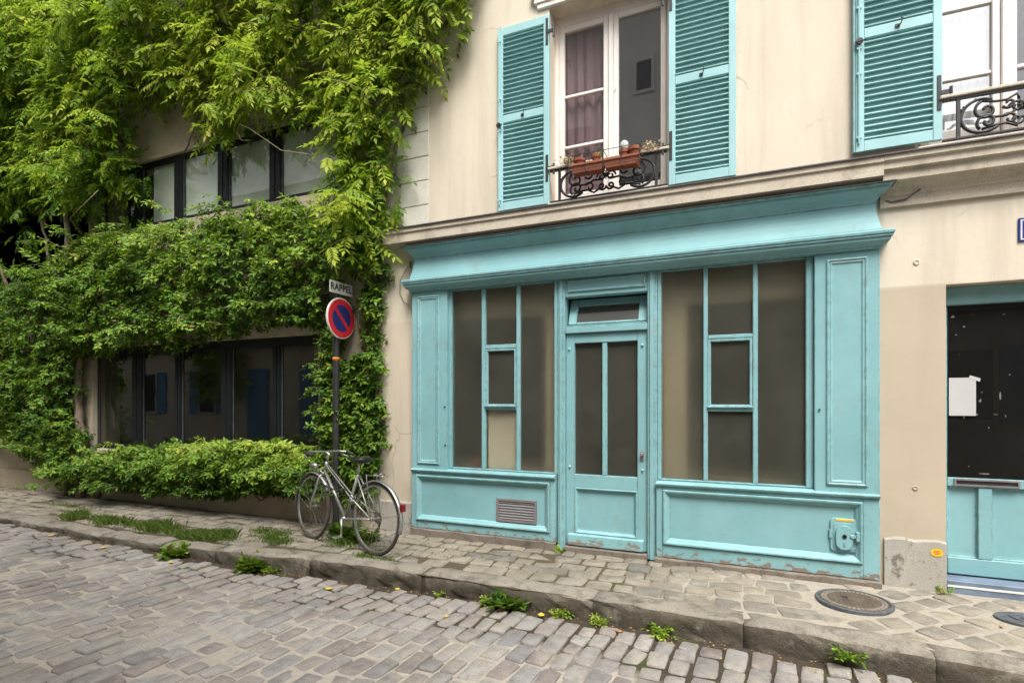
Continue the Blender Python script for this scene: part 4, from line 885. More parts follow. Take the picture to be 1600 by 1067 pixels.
def edge_dist(poly, x, y):
    poly = np.array(poly); d = np.full(x.shape, 9.0); n = len(poly)
    for i in range(n):
        a, b = poly[i], poly[(i + 1) % n]; ab = b - a; t = np.clip(((x - a[0]) * ab[0] + (y - a[1]) * ab[1]) / (ab @ ab), 0, 1)
        d = np.minimum(d, np.hypot(x - a[0] - t * ab[0], y - a[1] - t * ab[1]))
    return d
def lump(x, z, s=1.0, ph=0):
    return (np.sin(x * 1.9 * s + ph + 1.3 * np.sin(z * 1.4 * s)) + np.sin(z * 2.7 * s + ph * 1.7 + 1.1 * np.sin(x * 2.3 * s)) + .7 * np.sin((x * 3.9 - z * 3.1) * s + ph)) / 2.7
def sample(poly, n, holes=()):
    a = np.array(poly); lo, hi = a.min(0), a.max(0); X = []; Z = []; c = 0
    while c < n:
        x = rng.uniform(lo[0], hi[0], n * 2); z = rng.uniform(lo[1], hi[1], n * 2); k = inside(poly, x, z)
        for h in holes: k &= ~inside(h, x, z)
        X.append(x[k]); Z.append(z[k]); c += k.sum()
    return np.concatenate(X)[:n], np.concatenate(Z)[:n]
def frames(d, up):
    X = unit(d); Z = unit(up - X * (X * up).sum(-1, keepdims=True)); Y = np.cross(Z, X); return np.stack([X, Y, Z], -1)      # columns
def scatter(temps, pos, rot, scale, tone):
    """place templates at pos with rotation matrices; returns vertices, faces, tone per vertex"""
    V = []; F_ = []; T = []; o = 0; pick = rng.integers(0, len(temps), len(pos))
    for k, (v, f) in enumerate(temps):
        i = np.where(pick == k)[0]
        if not len(i): continue
        w_ = np.einsum('nij,vj->nvi', rot[i], v) * scale[i][:, None, None] + pos[i][:, None, :]
        V.append(w_.reshape(-1, 3)); F_.append((f[None] + (np.arange(len(i)) * len(v))[:, None, None]).reshape(-1, 3) + o); T.append(np.repeat(tone[i], len(v))); o += len(i) * len(v)
    return np.concatenate(V), np.concatenate(F_), np.concatenate(T)
def leaf_mesh(name, V, F_, T, mat):
    me = bpy.data.meshes.new(name); me.vertices.add(len(V)); me.vertices.foreach_set('co', V.astype(np.float32).ravel())
    me.loops.add(len(F_) * 3); me.loops.foreach_set('vertex_index', F_.astype(np.int32).ravel())
    me.polygons.add(len(F_)); me.polygons.foreach_set('loop_start', np.arange(0, len(F_) * 3, 3, dtype=np.int32))
    me.update(calc_edges=True); at = me.attributes.new('tone', 'FLOAT', 'POINT'); at.data.foreach_set('value', T.astype(np.float32)); me.materials.append(mat)
    return me
COMP = [compound(random.uniform(.22, .30), random.choice((5, 5, 6)), .084, .032, random.uniform(.3, .9)) for _ in range(8)]
SPRIG = [sprig(random.uniform(.10, .15), random.choice((7, 8, 9)), .068, .033) for _ in range(8)]
def climber(name, label, cat, poly, depth_f, n, temps, mat, tone_f, holes=(), shoots=0, shoot_len=(.4, .9), origin=(0, 0, 0), trunks=(), scale=(.65, 1.3), parts=280, sparse=(), shoot_edge=.6, back=.35):
    t = thing(name, label, cat, origin)
    x, z = sample(poly, n, holes); dd = depth_f(x, z) * np.clip(edge_dist(poly, x, z) / .35 + .25, 0, 1)
    r = rng.random(n); fr = np.where(rng.random(n) < back, rng.random(n) * .7, 1 - .45 * r ** 2); y = -.02 - dd * fr
    pos = np.stack([x, y, z], -1)
    d = np.stack([rng.normal(0, .75, n), -.55 + rng.normal(0, .35, n), -.45 + rng.normal(0, .45, n)], -1); up = np.stack([rng.normal(0, .35, n), -.5 + rng.normal(0, .25, n), np.full(n, .9)], -1)
    for sp_poly, sn in sparse:
        xs, zs_ = sample(sp_poly, sn); x, z, y, fr, n = np.append(x, xs), np.append(z, zs_), np.append(y, -.05 - .45 * rng.random(sn)), np.append(fr, np.full(sn, .5)), n + sn
        d = np.concatenate([d, rng.normal([0, -.6, -.4], .5, (sn, 3))]); up = np.concatenate([up, rng.normal([0, -.5, .9], .2, (sn, 3))])
    pos = np.stack([x, y, z], -1); sca = rng.uniform(*scale, n)
    tone = tone_f(x, z) + .50 * (fr - .78) + rng.normal(0, .09, n); outer = fr.copy()  # inner leaves coloured darker, so shade inside the mass is in the tone
    # shoots that reach out of the mass and hang, leaves set along them
    sp = []; tubes = MB()
    if shoots:
        xs, zs_ = sample(poly, shoots * 4, holes); e = edge_dist(poly, xs, zs_); o = np.argsort(e); k = int(shoots * shoot_edge)
        idx = np.concatenate([o[:k * 2:2][:k], rng.choice(o[k * 2:], shoots - k, replace=False)]) if k else rng.choice(len(xs), shoots, replace=False)
        for i in idx:
            L = random.uniform(*shoot_len); m_ = int(L / .055); q = np.array([xs[i], -.03 - .85 * float(depth_f(xs[i:i + 1], zs_[i:i + 1])[0]), zs_[i]]); v = np.array([random.gauss(0, .6), -.75, random.uniform(-.1, .7)]); v /= np.linalg.norm(v); path = [q.copy()]
            for s in range(m_):
                v = v + np.array([random.gauss(0, .06), random.gauss(.03, .03), -.075]); v /= np.linalg.norm(v); q = q + v * .055; q[1] = min(q[1], -.05); path.append(q.copy())
                side = np.cross(v, [0, 0, 1.]) * (1 if s % 2 else -1); sp.append((*q, *(v * .5 + side * .9 + np.array([0, 0, -.25])), .02 + .15 * s / m_))
            if any(p_[0] > -4.6 and 1.95 < p_[2] < 2.98 and p_[1] < -.08 for p_ in path): continue
            tubes.tube(path, [.005 * (1 - .7 * k_ / len(path)) for k_ in range(len(path))], 4)
    if sp:
        S = np.array(sp); pos = np.concatenate([pos, S[:, :3]]); d = np.concatenate([d, S[:, 3:6] + rng.normal(0, .15, (len(S), 3))]); up = np.concatenate([up, np.tile([0, -.45, .9], (len(S), 1)) + rng.normal(0, .2, (len(S), 3))])
        tone = np.concatenate([tone, tone_f(S[:, 0], S[:, 2]) + S[:, 6] + rng.normal(0, .06, len(S))]); sca = np.concatenate([sca, rng.uniform(scale[0], scale[1] * .95, len(S))]); outer = np.concatenate([outer, np.full(len(S), 1.3)])
    clear = ((pos[:, 2] > 1.98) & (pos[:, 2] < 2.98) & (pos[:, 0] > -4.22) & (pos[:, 1] < .20 - 1.21 * (pos[:, 0] + 4.16))) | (pos[:, 0] > -4.75) & (pos[:, 2] < 2.86) & (((pos[:, 1] < -.15) & (pos[:, 2] > 1.98)) | (pos[:, 1] < -.23)) & (pos[:, 0] > -4.45)      # kept cut back from the sign and its post
    pos, d, up, tone, sca, outer = (q[~clear] for q in (pos, d, up, tone, sca, outer))
    tone = np.clip(tone, .02, .98); rot = frames(d, up)
    sv = view_of(pos); score = np.where(outer > .86, sv, 0); near = np.argsort(-score)[:parts]; near = near[score[near] > 0]; keep = np.ones(len(pos), bool); keep[near] = False
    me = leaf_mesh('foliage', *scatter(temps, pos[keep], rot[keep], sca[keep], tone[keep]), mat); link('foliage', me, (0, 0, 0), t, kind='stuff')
    lib = {}
    for i in near:
        b = (int(rng.integers(0, len(temps))), int(tone[i] * 7.99))
        if b not in lib:
            v, f = temps[b[0]]; lib[b] = leaf_mesh('leaf', v, f, np.full(len(v), (b[1] + .5) / 8), mat)
        link('leaf', lib[b], pos[i], t, rot=Matrix(rot[i].tolist()).to_euler(), scale=(sca[i],) * 3)
    for path, r0, r1 in trunks:
        P = [Vector(p) for p in path]; fine = []
        for a, b in zip(P, P[1:]):
            for k in range(6): f = k / 6; fine.append(a.lerp(b, f) + Vector((random.gauss(0, .008), random.gauss(0, .008), 0)))
        fine.append(P[-1]); MB().tube(fine, [r0 + (r1 - r0) * i / (len(fine) - 1) for i in range(len(fine))], 7).build('stem', M['bark'], t, smooth=True)
    if tubes.v: tubes.build('shoots', M['twig'], t, kind='stuff', fix=False)
    return t
PA = [(-13.5, 9.65), (-2.54, 6.6), (-2.66, 5.3), (-2.85, 5.17), (-3.06, 5.15), (-3.12, 4.93), (-3.33, 4.78), (-3.43, 4.44), (-3.54, 4.02), (-3.42, 3.80), (-3.56, 3.65), (-3.58, 3.34), (-3.72, 2.99), (-4.20, 3.04), (-4.40, 3.78), (-4.32, 4.25), (-4.45, 4.78), (-5.60, 4.95), (-6.40, 4.80), (-6.75, 5.45), (-7.85, 5.60), (-7.87, 4.85), (-7.62, 4.55), (-8.3, 4.42), (-8.85, 4.20), (-9.9, 4.60), (-11.0, 4.55), (-13.5, 4.3)]
def depA(x, z): return np.clip(.34 + .22 * lump(x, z, 1.15) + .17 * lump(x, z, 2.4, 2) + .30 * np.clip((-5.2 - x) / 4, 0, 1) * np.clip((z - 4.4) / 1.5, 0, 1) + .12 * np.clip((z - 5.3) / 2, 0, 1), .1, 1.0)
def toneA(x, z): return .44 + .15 * lump(x, z, 1.3, 5) + .08 * lump(x, z, 3.1, 1) + .17 * np.exp(-((x + 5.2) / 2.2) ** 2) * np.clip((z - 3.6) / 2, 0, 1) + .05 * np.clip((z - 5) / 3, 0, 1) - .10 * np.clip((-8 - x) / 3, 0, 1) * np.clip((6 - z) / 2, 0, 1)  # young leaves; the lit top centre and shaded lower left coloured in too
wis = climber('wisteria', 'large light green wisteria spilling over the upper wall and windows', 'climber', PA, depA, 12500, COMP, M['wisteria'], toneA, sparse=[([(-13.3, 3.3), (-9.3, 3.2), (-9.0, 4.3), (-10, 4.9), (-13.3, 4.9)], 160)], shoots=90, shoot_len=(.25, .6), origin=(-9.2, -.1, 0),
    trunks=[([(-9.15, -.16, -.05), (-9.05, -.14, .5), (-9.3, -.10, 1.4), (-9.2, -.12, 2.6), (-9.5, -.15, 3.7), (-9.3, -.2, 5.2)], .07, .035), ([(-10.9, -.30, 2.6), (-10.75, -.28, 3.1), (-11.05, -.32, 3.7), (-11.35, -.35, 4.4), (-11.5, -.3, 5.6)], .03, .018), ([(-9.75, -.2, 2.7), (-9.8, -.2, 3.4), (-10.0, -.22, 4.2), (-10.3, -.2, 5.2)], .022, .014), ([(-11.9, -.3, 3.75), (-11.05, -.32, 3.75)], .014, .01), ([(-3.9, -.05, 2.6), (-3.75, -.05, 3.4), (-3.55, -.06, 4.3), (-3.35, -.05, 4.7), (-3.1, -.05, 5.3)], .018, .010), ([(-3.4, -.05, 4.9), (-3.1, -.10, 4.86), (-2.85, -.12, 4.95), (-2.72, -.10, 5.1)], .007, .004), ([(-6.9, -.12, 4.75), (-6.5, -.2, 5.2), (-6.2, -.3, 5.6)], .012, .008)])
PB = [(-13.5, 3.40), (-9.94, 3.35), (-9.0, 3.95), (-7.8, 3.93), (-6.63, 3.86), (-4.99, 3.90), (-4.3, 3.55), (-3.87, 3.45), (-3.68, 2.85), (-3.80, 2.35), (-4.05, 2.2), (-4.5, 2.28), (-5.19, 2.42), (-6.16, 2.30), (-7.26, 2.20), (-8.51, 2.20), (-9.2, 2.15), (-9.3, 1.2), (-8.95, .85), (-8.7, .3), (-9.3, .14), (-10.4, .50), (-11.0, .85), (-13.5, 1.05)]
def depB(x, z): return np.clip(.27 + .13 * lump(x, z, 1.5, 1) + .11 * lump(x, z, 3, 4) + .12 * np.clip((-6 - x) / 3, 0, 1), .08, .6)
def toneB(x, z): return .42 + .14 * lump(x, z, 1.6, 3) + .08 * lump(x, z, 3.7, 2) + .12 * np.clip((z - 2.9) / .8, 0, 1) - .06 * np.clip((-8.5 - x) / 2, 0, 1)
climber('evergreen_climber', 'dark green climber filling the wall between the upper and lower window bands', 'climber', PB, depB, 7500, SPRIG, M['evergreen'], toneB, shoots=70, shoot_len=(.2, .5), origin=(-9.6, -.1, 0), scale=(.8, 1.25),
    trunks=[([(-9.6, -.1, -.05), (-9.5, -.08, .8), (-9.4, -.1, 2.0), (-8.6, -.1, 2.7), (-7, -.08, 3.0), (-5, -.06, 3.1)], .035, .012)])
PD = [(-9.0, .62), (-8.2, .78), (-7.13, .86), (-6.16, .93), (-5.4, .95), (-4.6, .90), (-4.38, .75), (-4.45, .43), (-4.99, .36), (-5.6, .36), (-6.5, .25), (-7.26, .25), (-8.07, .24), (-8.9, .34)]
def depD(x, z): return np.clip(.34 + .10 * lump(x, z, 2.2, 2) + .05 * lump(x, z, 5, 4), .15, .6)
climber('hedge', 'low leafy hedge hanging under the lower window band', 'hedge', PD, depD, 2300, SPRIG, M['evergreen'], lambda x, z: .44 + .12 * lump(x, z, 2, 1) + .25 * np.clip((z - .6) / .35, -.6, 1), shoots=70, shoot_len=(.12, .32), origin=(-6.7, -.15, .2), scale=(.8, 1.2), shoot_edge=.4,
    trunks=[([(-5.62, -.06, .62), (-5.62, -.12, .30), (-5.5, -.16, .20), (-5.38, -.14, .26), (-5.30, -.06, .5)], .012, .010), ([(-8.9, -.06, .0), (-8.6, -.1, .4), (-7.6, -.14, .6), (-6, -.14, .6), (-4.6, -.1, .6)], .02, .01)])
PE = [(-4.52, 2.35), (-4.2, 2.75), (-3.78, 2.80), (-3.82, 2.2), (-3.76, 1.9), (-3.88, 1.6), (-3.70, 1.34), (-3.78, 1.05), (-3.82, .52), (-4.0, .28), (-4.41, .40), (-4.55, .9), (-4.68, 1.2), (-4.56, 1.5), (-4.70, 1.75), (-4.60, 1.95)]
climber('leafy_column', 'narrow column of leafy creeper on the wall behind the sign post', 'climber', PE, lambda x, z: np.clip(.14 + .06 * lump(x, z, 3, 1), .05, .22), 1300, SPRIG, M['evergreen'], lambda x, z: .42 + .14 * lump(x, z, 3, 2), shoots=55, shoot_len=(.1, .25), origin=(-4.1, -.1, 0), scale=(.75, 1.15),
    trunks=[([(-4.05, -.06, -.02), (-4.1, -.05, .8), (-4.0, -.05, 1.8), (-4.1, -.05, 2.6)], .022, .014)])
# curling bare tendrils
for path in ([(-4.62, -.12, 4.30), (-5.0, -.30, 4.36), (-5.35, -.42, 4.62), (-5.50, -.44, 4.70), (-5.56, -.43, 4.62), (-5.50, -.42, 4.52), (-5.38, -.40, 4.50)], [(-5.30, -.15, 5.0), (-5.2, -.28, 5.16), (-5.0, -.32, 5.14), (-4.88, -.28, 4.98)], [(-8.1, -.5, 4.3), (-8.5, -.55, 4.05), (-8.75, -.5, 4.0), (-8.6, -.45, 3.8)], [(-9.1, -.3, 3.25), (-9.6, -.35, 3.5), (-9.95, -.35, 3.5), (-10.05, -.3, 3.35)]):
    MB().tube([tuple(q) for q in path], [.006 - .004 * k / len(path) for k in range(len(path))], 5).build('tendril', M['twig'], wis, smooth=True)
# green wall of the opposite house, mirrored in the lower windows
xg = rng.uniform(-17.6, -15.4, 700); zg = rng.uniform(1.6, 6.0, 700); pg = np.stack([xg, -7.95 + rng.random(700) * .4, zg], -1)
og = leaf_mesh('opposite_creeper', *scatter(COMP, pg, frames(np.stack([rng.normal(0, .7, 700), .6 + rng.normal(0, .3, 700), -.4 + rng.normal(0, .4, 700)], -1), np.tile([0, .5, .9], (700, 1))), rng.uniform(1.2, 1.8, 700), np.clip(rng.normal(.5, .12, 700), 0, 1)), M['wisteria'])
tag(link('opposite_creeper', og, (0, 0, 0)), 'green creeper on the cream house across the street', 'climber')

# ------------------------------------------------------------------ no-parking sign on its black post
sg = thing('sign_post', 'black post with a round no-parking sign and a small plate reading RAPPEL', 'road sign', (-4.2, -.28, -.01))
m = MB(); m.lathe([(.036, -.1), (.036, 2.72), (.030, 2.735)], (-4.2, -.28, 0), 16); m.build('pole', M['blackp'], sg, smooth=False)
for zz in (2.28, 2.46, 2.66): MB().lathe([(.0385, zz - .012), (.0385, zz + .012)], (-4.2, -.28, 0), 16).build('clamp', M['grille'], sg)
dc = (-4.158, -.248, 2.350)
m = MB(); m.lathe([(.223, -.014), (.228, -.010), (.228, .006), (.222, .010), (.222, .010)], dc, 48, 'x'); disc = m.build('disc', M['signwhite'], sg)
m = MB(); m.lathe([(.214, .0105), (.214, .0115), (.150, .0115), (.150, .0105)], dc, 48, 'x'); m.f = m.f[:-2]; m.m = m.m[:-2]; m.build('red_ring', M['signred'], disc, fix=False)
m = MB(); m.add([(dc[0] + .0112, dc[1] + .151 * math.cos(2 * math.pi * k / 48), dc[2] + .151 * math.sin(2 * math.pi * k / 48)) for k in range(48)], [tuple(range(48))]); m.build('blue_field', M['signblue'], disc, fix=False)
m = MB(); a = R(45); w_ = .021; L_ = .158      # bar from upper left to lower right as seen from the road
ex = lambda t, s: (dc[0] + .0121, dc[1] + t * math.cos(a) + s * math.sin(a), dc[2] - t * math.sin(a) + s * math.cos(a))
m.add([ex(-L_, -w_), ex(L_, -w_), ex(L_, w_), ex(-L_, w_)], [(0, 1, 2, 3)]); m.build('red_bar', M['signred'], disc, fix=False)
m = MB(); m.box(-4.162, -4.154, -.43, -.06, 2.618, 2.752, .002); rp = m.build('plate', M['signwhite'], sg)
cu = bpy.data.curves.new('lettering', 'FONT'); cu.body = 'RAPPEL'; cu.size = .102; cu.align_x = 'CENTER'; cu.align_y = 'CENTER'; cu.space_character = 1.05; cu.offset = .0032
to = bpy.data.objects.new('lettering_source', cu); COL.objects.link(to); dg = bpy.context.evaluated_depsgraph_get()
me = bpy.data.meshes.new_from_object(to.evaluated_get(dg)); bpy.data.objects.remove(to); me.materials.clear(); me.materials.append(M['lettering'])
link('lettering', me, (-4.1532, -.245, 2.685), rp, rot=(R(90), 0, R(90)))
m = MB(); m.lathe([(.0372, 1.90), (.0372, 1.917)], (-4.2, -.28, 0), 16); m.build('sticker_band', M['yellow'], sg); m = MB(); m.lathe([(.0374, 1.883), (.0374, 1.899)], (-4.2, -.28, 0), 16); m.build('sticker_band', M['signred'], sg)

# ------------------------------------------------------------------ bicycle
bike = thing('bicycle', 'old silver bicycle leaning on the sign post', 'bicycle', (-3.73, -.73, pave_z(-.73)))
RC = Vector((-3.245, -.846, pave_z(-.846))); FC = Vector((-4.225, -.627, pave_z(-.627))); E1 = (FC - RC).normalized(); SIDE = Vector((E1.y, -E1.x, 0)).normalized()
if SIDE.y > 0: SIDE = -SIDE
LEAN = R(3); UP = (Vector((0, 0, 1)) * math.cos(LEAN) - SIDE * math.sin(LEAN)); SD = (SIDE * math.cos(LEAN) + Vector((0, 0, 1)) * math.sin(LEAN))
def bw(t, s, z): return RC + E1 * t + SD * s + UP * z
def bt(mb, pts, r, n=8): return mb.tube([bw(*p) for p in pts], r, n)
RW_ = .342
def wheel(t0, turn=0.0):
    ct, st2 = math.cos(turn), math.sin(turn)
    def c(a, r, s=0): x_ = r * math.cos(a); return bw(t0 + x_ * ct - s * st2, x_ * st2 + s * ct, RW_ + r * math.sin(a))
    def tor(rad, r, n=48, k=8): return MB().tube([c(2 * math.pi * i / n, rad) for i in range(n)], r, k, closed=True)
    w_ = tor(.329, .0145).build('wheel', M['tyrewall'], bike, smooth=True)
    tor(.341, .006, 48, 6).build('tread', M['rubber'], w_, smooth=True)
    m = MB(); n = 48; pr = [(.316, -.010), (.316, .010), (.303, .008), (.303, -.008)]
    vs = [c(2 * math.pi * i / n, r_, s_) for i in range(n) for r_, s_ in pr]; m.add(vs, [(i * 4 + k, i * 4 + (k + 1) % 4, ((i + 1) % n) * 4 + (k + 1) % 4, ((i + 1) % n) * 4 + k) for i in range(n) for k in range(4)]); m.build('rim', M['steel'], w_)
    m = MB()
    for i in range(32):
        a0 = 2 * math.pi * i / 32; s_ = .028 if i % 2 else -.028; a1 = a0 + (1.1 if (i // 2) % 2 else -1.1); m.tube([c(a1, .020, s_), c(a0, .305, 0)], .0013, 4)
    m.build('spokes', M['steel'], w_, kind='stuff', fix=False)
    m = MB(); m.tube([c(0, 0, -.05), c(0, 0, .05)], .011, 10); 
    for s_ in (-.028, .028): m.tube([c(0, 0, s_ - .002), c(0, 0, s_ + .002)], .022, 12)
    for s_ in (-.058, .058): m.tube([c(0, 0, s_ - .006), c(0, 0, s_ + .006)], .010, 6)
    m.build('hub', M['steel'], w_)
    return c
cr = wheel(0.0); cf = wheel(1.003, R(-6))
m = MB(); HT, HB, BB, SL = (.795, 0, .825), (.835, 0, .715), (.455, 0, .285), (.285, 0, .735)
bt(m, [HT, HB], .017, 10); bt(m, [(HB[0] - .008, 0, HB[2] + .02), BB], .015, 10); bt(m, [BB, SL], .014, 10)
for s in (-1, 1):
    bt(m, [(HT[0] + .006, s * .014, HT[2] - .03), (.375, s * .022, .515), (.02, s * .058, .352)], .0075); bt(m, [(SL[0], s * .016, SL[2] - .01), (.01, s * .056, .35)], .0075); bt(m, [(BB[0] - .02, s * .03, BB[2]), (.01, s * .058, .342)], .009)
    m.tube([bw(.0, s * .056, .342), bw(.0, s * .060, .342)], .022, 8)
m.tube([bw(BB[0], -.035, BB[2]), bw(BB[0], .035, BB[2])], .021, 10); m.build('frame', M['silver'], bike, smooth=True)
m = MB(); bt(m, [(.84, 0, .715), (.85, 0, .685)], .02, 10)
for s in (-1, 1): bt(m, [(.85, s * .02, .69), (.856, s * .042, .66), (.92, s * .048, .48), (.965, s * .050, .385), (1.003, s * .05, .342)], [.013, .012, .011, .009, .008])
m.build('fork', M['silver'], bike, smooth=True)
m = MB(); bt(m, [HT, (.775, 0, .875), (.765, 0, .915)], .012); bt(m, [(.768, 0, .905), (.825, 0, .925)], .013)
bar = [(.70, .245, .905), (.76, .255, .915), (.82, .23, .925), (.845, .16, .93), (.835, .06, .928), (.828, 0, .926), (.835, -.06, .928), (.845, -.16, .93), (.82, -.23, .925), (.76, -.255, .915), (.70, -.245, .905)]
bt(m, bar, .0115); hb = m.build('handlebar', M['steel'], bike, smooth=True)
for s in (-1, 1):
    m = MB(); bt(m, [(.80, s * .243, .921), (.75, s * .256, .913), (.69, s * .245, .903)], .0165); m.build('grip', M['rubber'], hb, smooth=True)
    m = MB(); bt(m, [(.84, s * .19, .93), (.86, s * .20, .915), (.84, s * .235, .89), (.77, s * .25, .875)], [.010, .009, .006, .005]); m.build('brake_lever', M['steel'], hb, smooth=True)
m = MB(); bt(m, [(.84, .19, .93), (.93, .18, .91), (.985, .12, .84), (.96, .05, .76), (.88, .02, .70)], .003, 5); bt(m, [(.84, -.19, .93), (.92, -.1, .90), (.88, .0, .85), (.78, .03, .79), (.5, .03, .60), (.38, .02, .50)], .003, 5); m.build('brake_cable', M['rubber'], bike)
m = MB(); bt(m, [SL, (.282, 0, .83), (.285, 0, .865)], .0125); bt(m, [(.37, 0, .873), (.22, 0, .873)], .008); m.build('seat_post', M['steel'], bike, smooth=True)
m = MB(); n = 14; vs = []
for t, hw, zt_, zb_ in ((.415 + .0, .012, .892, .875), (.40, .024, .899, .870), (.35, .032, .902, .862), (.29, .042, .902, .855), (.23, .070, .904, .850), (.18, .086, .910, .850), (.145, .086, .915, .853), (.125, .060, .910, .862)):
    for k in range(n):
        a_ = 2 * math.pi * k / n; zz = (zt_ + zb_) / 2 + (zt_ - zb_) / 2 * math.sin(a_); vs.append(bw(t + .04, hw * math.copysign(abs(math.cos(a_)) ** .8, math.cos(a_)), zz))
m.add(vs, [(i * n + k, i * n + (k + 1) % n, (i + 1) * n + (k + 1) % n, (i + 1) * n + k) for i in range(7) for k in range(n)] + [tuple(range(n)), tuple(7 * n + k for k in range(n))]); m.build('saddle', M['saddle'], bike, smooth=True)
def fender(c, a0, a1, name, mat):
    m = MB(); n = 26; pr = [(.352, -.026), (.362, -.016), (.366, 0), (.362, .016), (.352, .026), (.350, .024), (.360, 0), (.350, -.024)]; k_ = len(pr)
    vs = [c(R(a0 + (a1 - a0) * i / n), r_, s_) for i in range(n + 1) for r_, s_ in pr]
    m.add(vs, [(i * k_ + k, i * k_ + (k + 1) % k_, (i + 1) * k_ + (k + 1) % k_, (i + 1) * k_ + k) for i in range(n) for k in range(k_)] + [tuple(range(k_)), tuple(n * k_ + k for k in range(k_))])
    return m.build(name, mat, bike, smooth=True)
fr_ = fender(cr, 52, 196, 'fender', M['steel']); fender(cf, -8, 148, 'fender', M['steel'])
m = MB()
for s in (-1, 1): m.tube([cr(0, 0, s * .06), cr(R(168), .352, s * .026)], .0025, 5); m.tube([cf(0, 0, s * .055), cf(R(18), .352, s * .024)], .0025, 5)
m.build('fender_stay', M['steel'], bike, fix=False)
m = MB(); P0 = cr(R(160), .366, 0); 
q = [bw(*p) for p in ((-.358, -.022, .45), (-.358, .022, .45), (-.352, .024, .52), (-.352, -.024, .52), (-.384, -.019, .454), (-.384, .019, .454), (-.378, .021, .516), (-.378, -.021, .516))]
m.add(q, [(0, 1, 2, 3), (7, 6, 5, 4), (0, 4, 5, 1), (1, 5, 6, 2), (2, 6, 7, 3), (3, 7, 4, 0)]); m.build('rear_reflector', M['redlens'], bike)
m = MB()
for s in (-1, 1): bt(m, [(.0, s * .06, .35), (.085, s * .062, .735), (.09, s * .05, .755)], .004, 6); bt(m, [(.12, s * .05, .75), (-.02, s * .052, .752), (-.10, s * .045, .752), (-.135, s * .02, .752)], .0045, 6)
bt(m, [(-.135, -.02, .752), (-.145, 0, .752), (-.135, .02, .752)], .0045, 6); bt(m, [(.0, -.05, .752), (.0, .05, .752)], .004, 6); bt(m, [(-.06, -.048, .752), (-.075, 0, .785), (-.06, .048, .752)], .003, 6); m.build('rack', M['steel'], bike, smooth=True)
m = MB(); bt(m, [(BB[0], .045, BB[2]), (BB[0] + .03, .058, BB[2] - .08), (BB[0] - .022, .062, BB[2] - .165)], [.011, .009, .009]) if False else bt(m, [(BB[0], .045, BB[2]), (BB[0] - .03, .062, BB[2] - .165)], [.012, .009]); bt(m, [(BB[0], -.055, BB[2]), (BB[0] + .03, -.065, BB[2] + .165)], [.012, .009]); m.build('crank', M['steel'], bike, smooth=True)
for s, dt, dz in ((1, -.03, -.165), (-1, .03, .165)):
    m = MB(); 
    for o in (-.028, .028): bt(m, [(BB[0] + dt + o, s * .070, BB[2] + dz), (BB[0] + dt + o, s * .150, BB[2] + dz)], .007, 6)
    for o in (.072, .148): bt(m, [(BB[0] + dt - .034, s * o, BB[2] + dz), (BB[0] + dt + .034, s * o, BB[2] + dz)], .006, 6)
    bt(m, [(BB[0] + dt, s * .062, BB[2] + dz), (BB[0] + dt, s * .15, BB[2] + dz)], .009, 6); m.build('pedal', M['steel'], bike)
def ring(mb, t, z, s, r0, r1, n=32, w_=.003):
    vs = []
    for i in range(n):
        a_ = 2 * math.pi * i / n; k = r1 * (1 if i % 2 else .96)
        for r_, ss in ((r0, s - w_), (k, s - w_), (k, s + w_), (r0, s + w_)): vs.append(bw(t + r_ * math.cos(a_), ss, z + r_ * math.sin(a_)))
    mb.add(vs, [(i * 4 + k, i * 4 + (k + 1) % 4, ((i + 1) % n) * 4 + (k + 1) % 4, ((i + 1) % n) * 4 + k) for i in range(n) for k in range(4)])
m = MB(); ring(m, BB[0], BB[2], -.045, .070, .092)
for k in range(5): a_ = k * 1.2566; bt(m, [(BB[0], -.045, BB[2]), (BB[0] + .075 * math.cos(a_), -.045, BB[2] + .075 * math.sin(a_))], .006, 5)
m.build('chainring', M['steel'], bike)
m = MB()
for k in range(5): ring(m, 0, .342, -.030 - k * .005, .012, .055 - k * .007, 24, .0015)
m.build('sprocket', M['castiron'], bike)
m = MB(); bt(m, [(BB[0] + .01, -.045, BB[2] + .09), (.0, -.042, .342 + .05)], .0045, 5); bt(m, [(BB[0] + .01, -.045, BB[2] - .09), (.03, -.05, .20), (-.01, -.05, .22)], .0045, 5); bt(m, [(0, -.055, .33), (.015, -.06, .27), (.03, -.055, .205)], .012, 6); m.build('chain', M['castiron'], bike)
m = MB(); m.lathe([(.008, -.04), (.026, -.03), (.034, .0), (.036, .03), (.030, .034)], (0, 0, 0), 14, 'x'); m.xf(lambda x_, y_, z_: bw(1.0 + x_, y_, .765 + z_)); bt(m, [(.86, 0, .70), (.92, .0, .735), (.98, 0, .745)], .006, 6); m.build('front_lamp', M['steel'], bike, smooth=True)
m = MB(); bt(m, [(.86, .03, .64), (.78, .05, .60), (.66, .05, .57), (.55, .045, .555), (.47, .04, .56), (.43, .035, .60)], .0085, 7); m.tube([bw(.50 + .04 * math.cos(t), .045, .535 + .035 * math.sin(t)) for t in np.linspace(0, 6.0, 16)], .006, 6); m.build('lock_cable', M['rubber'], bike, smooth=True)
m = MB(); m.tube([bw(.335 + .022 * math.cos(t), .03, .50 + .03 * math.sin(t)) for t in np.linspace(0, 6.28, 12)], .008, 6); bt(m, [(.36, .026, .515), (.31, .03, .47)], .012, 6); m.build('shift_lever', M['steel'], bike)

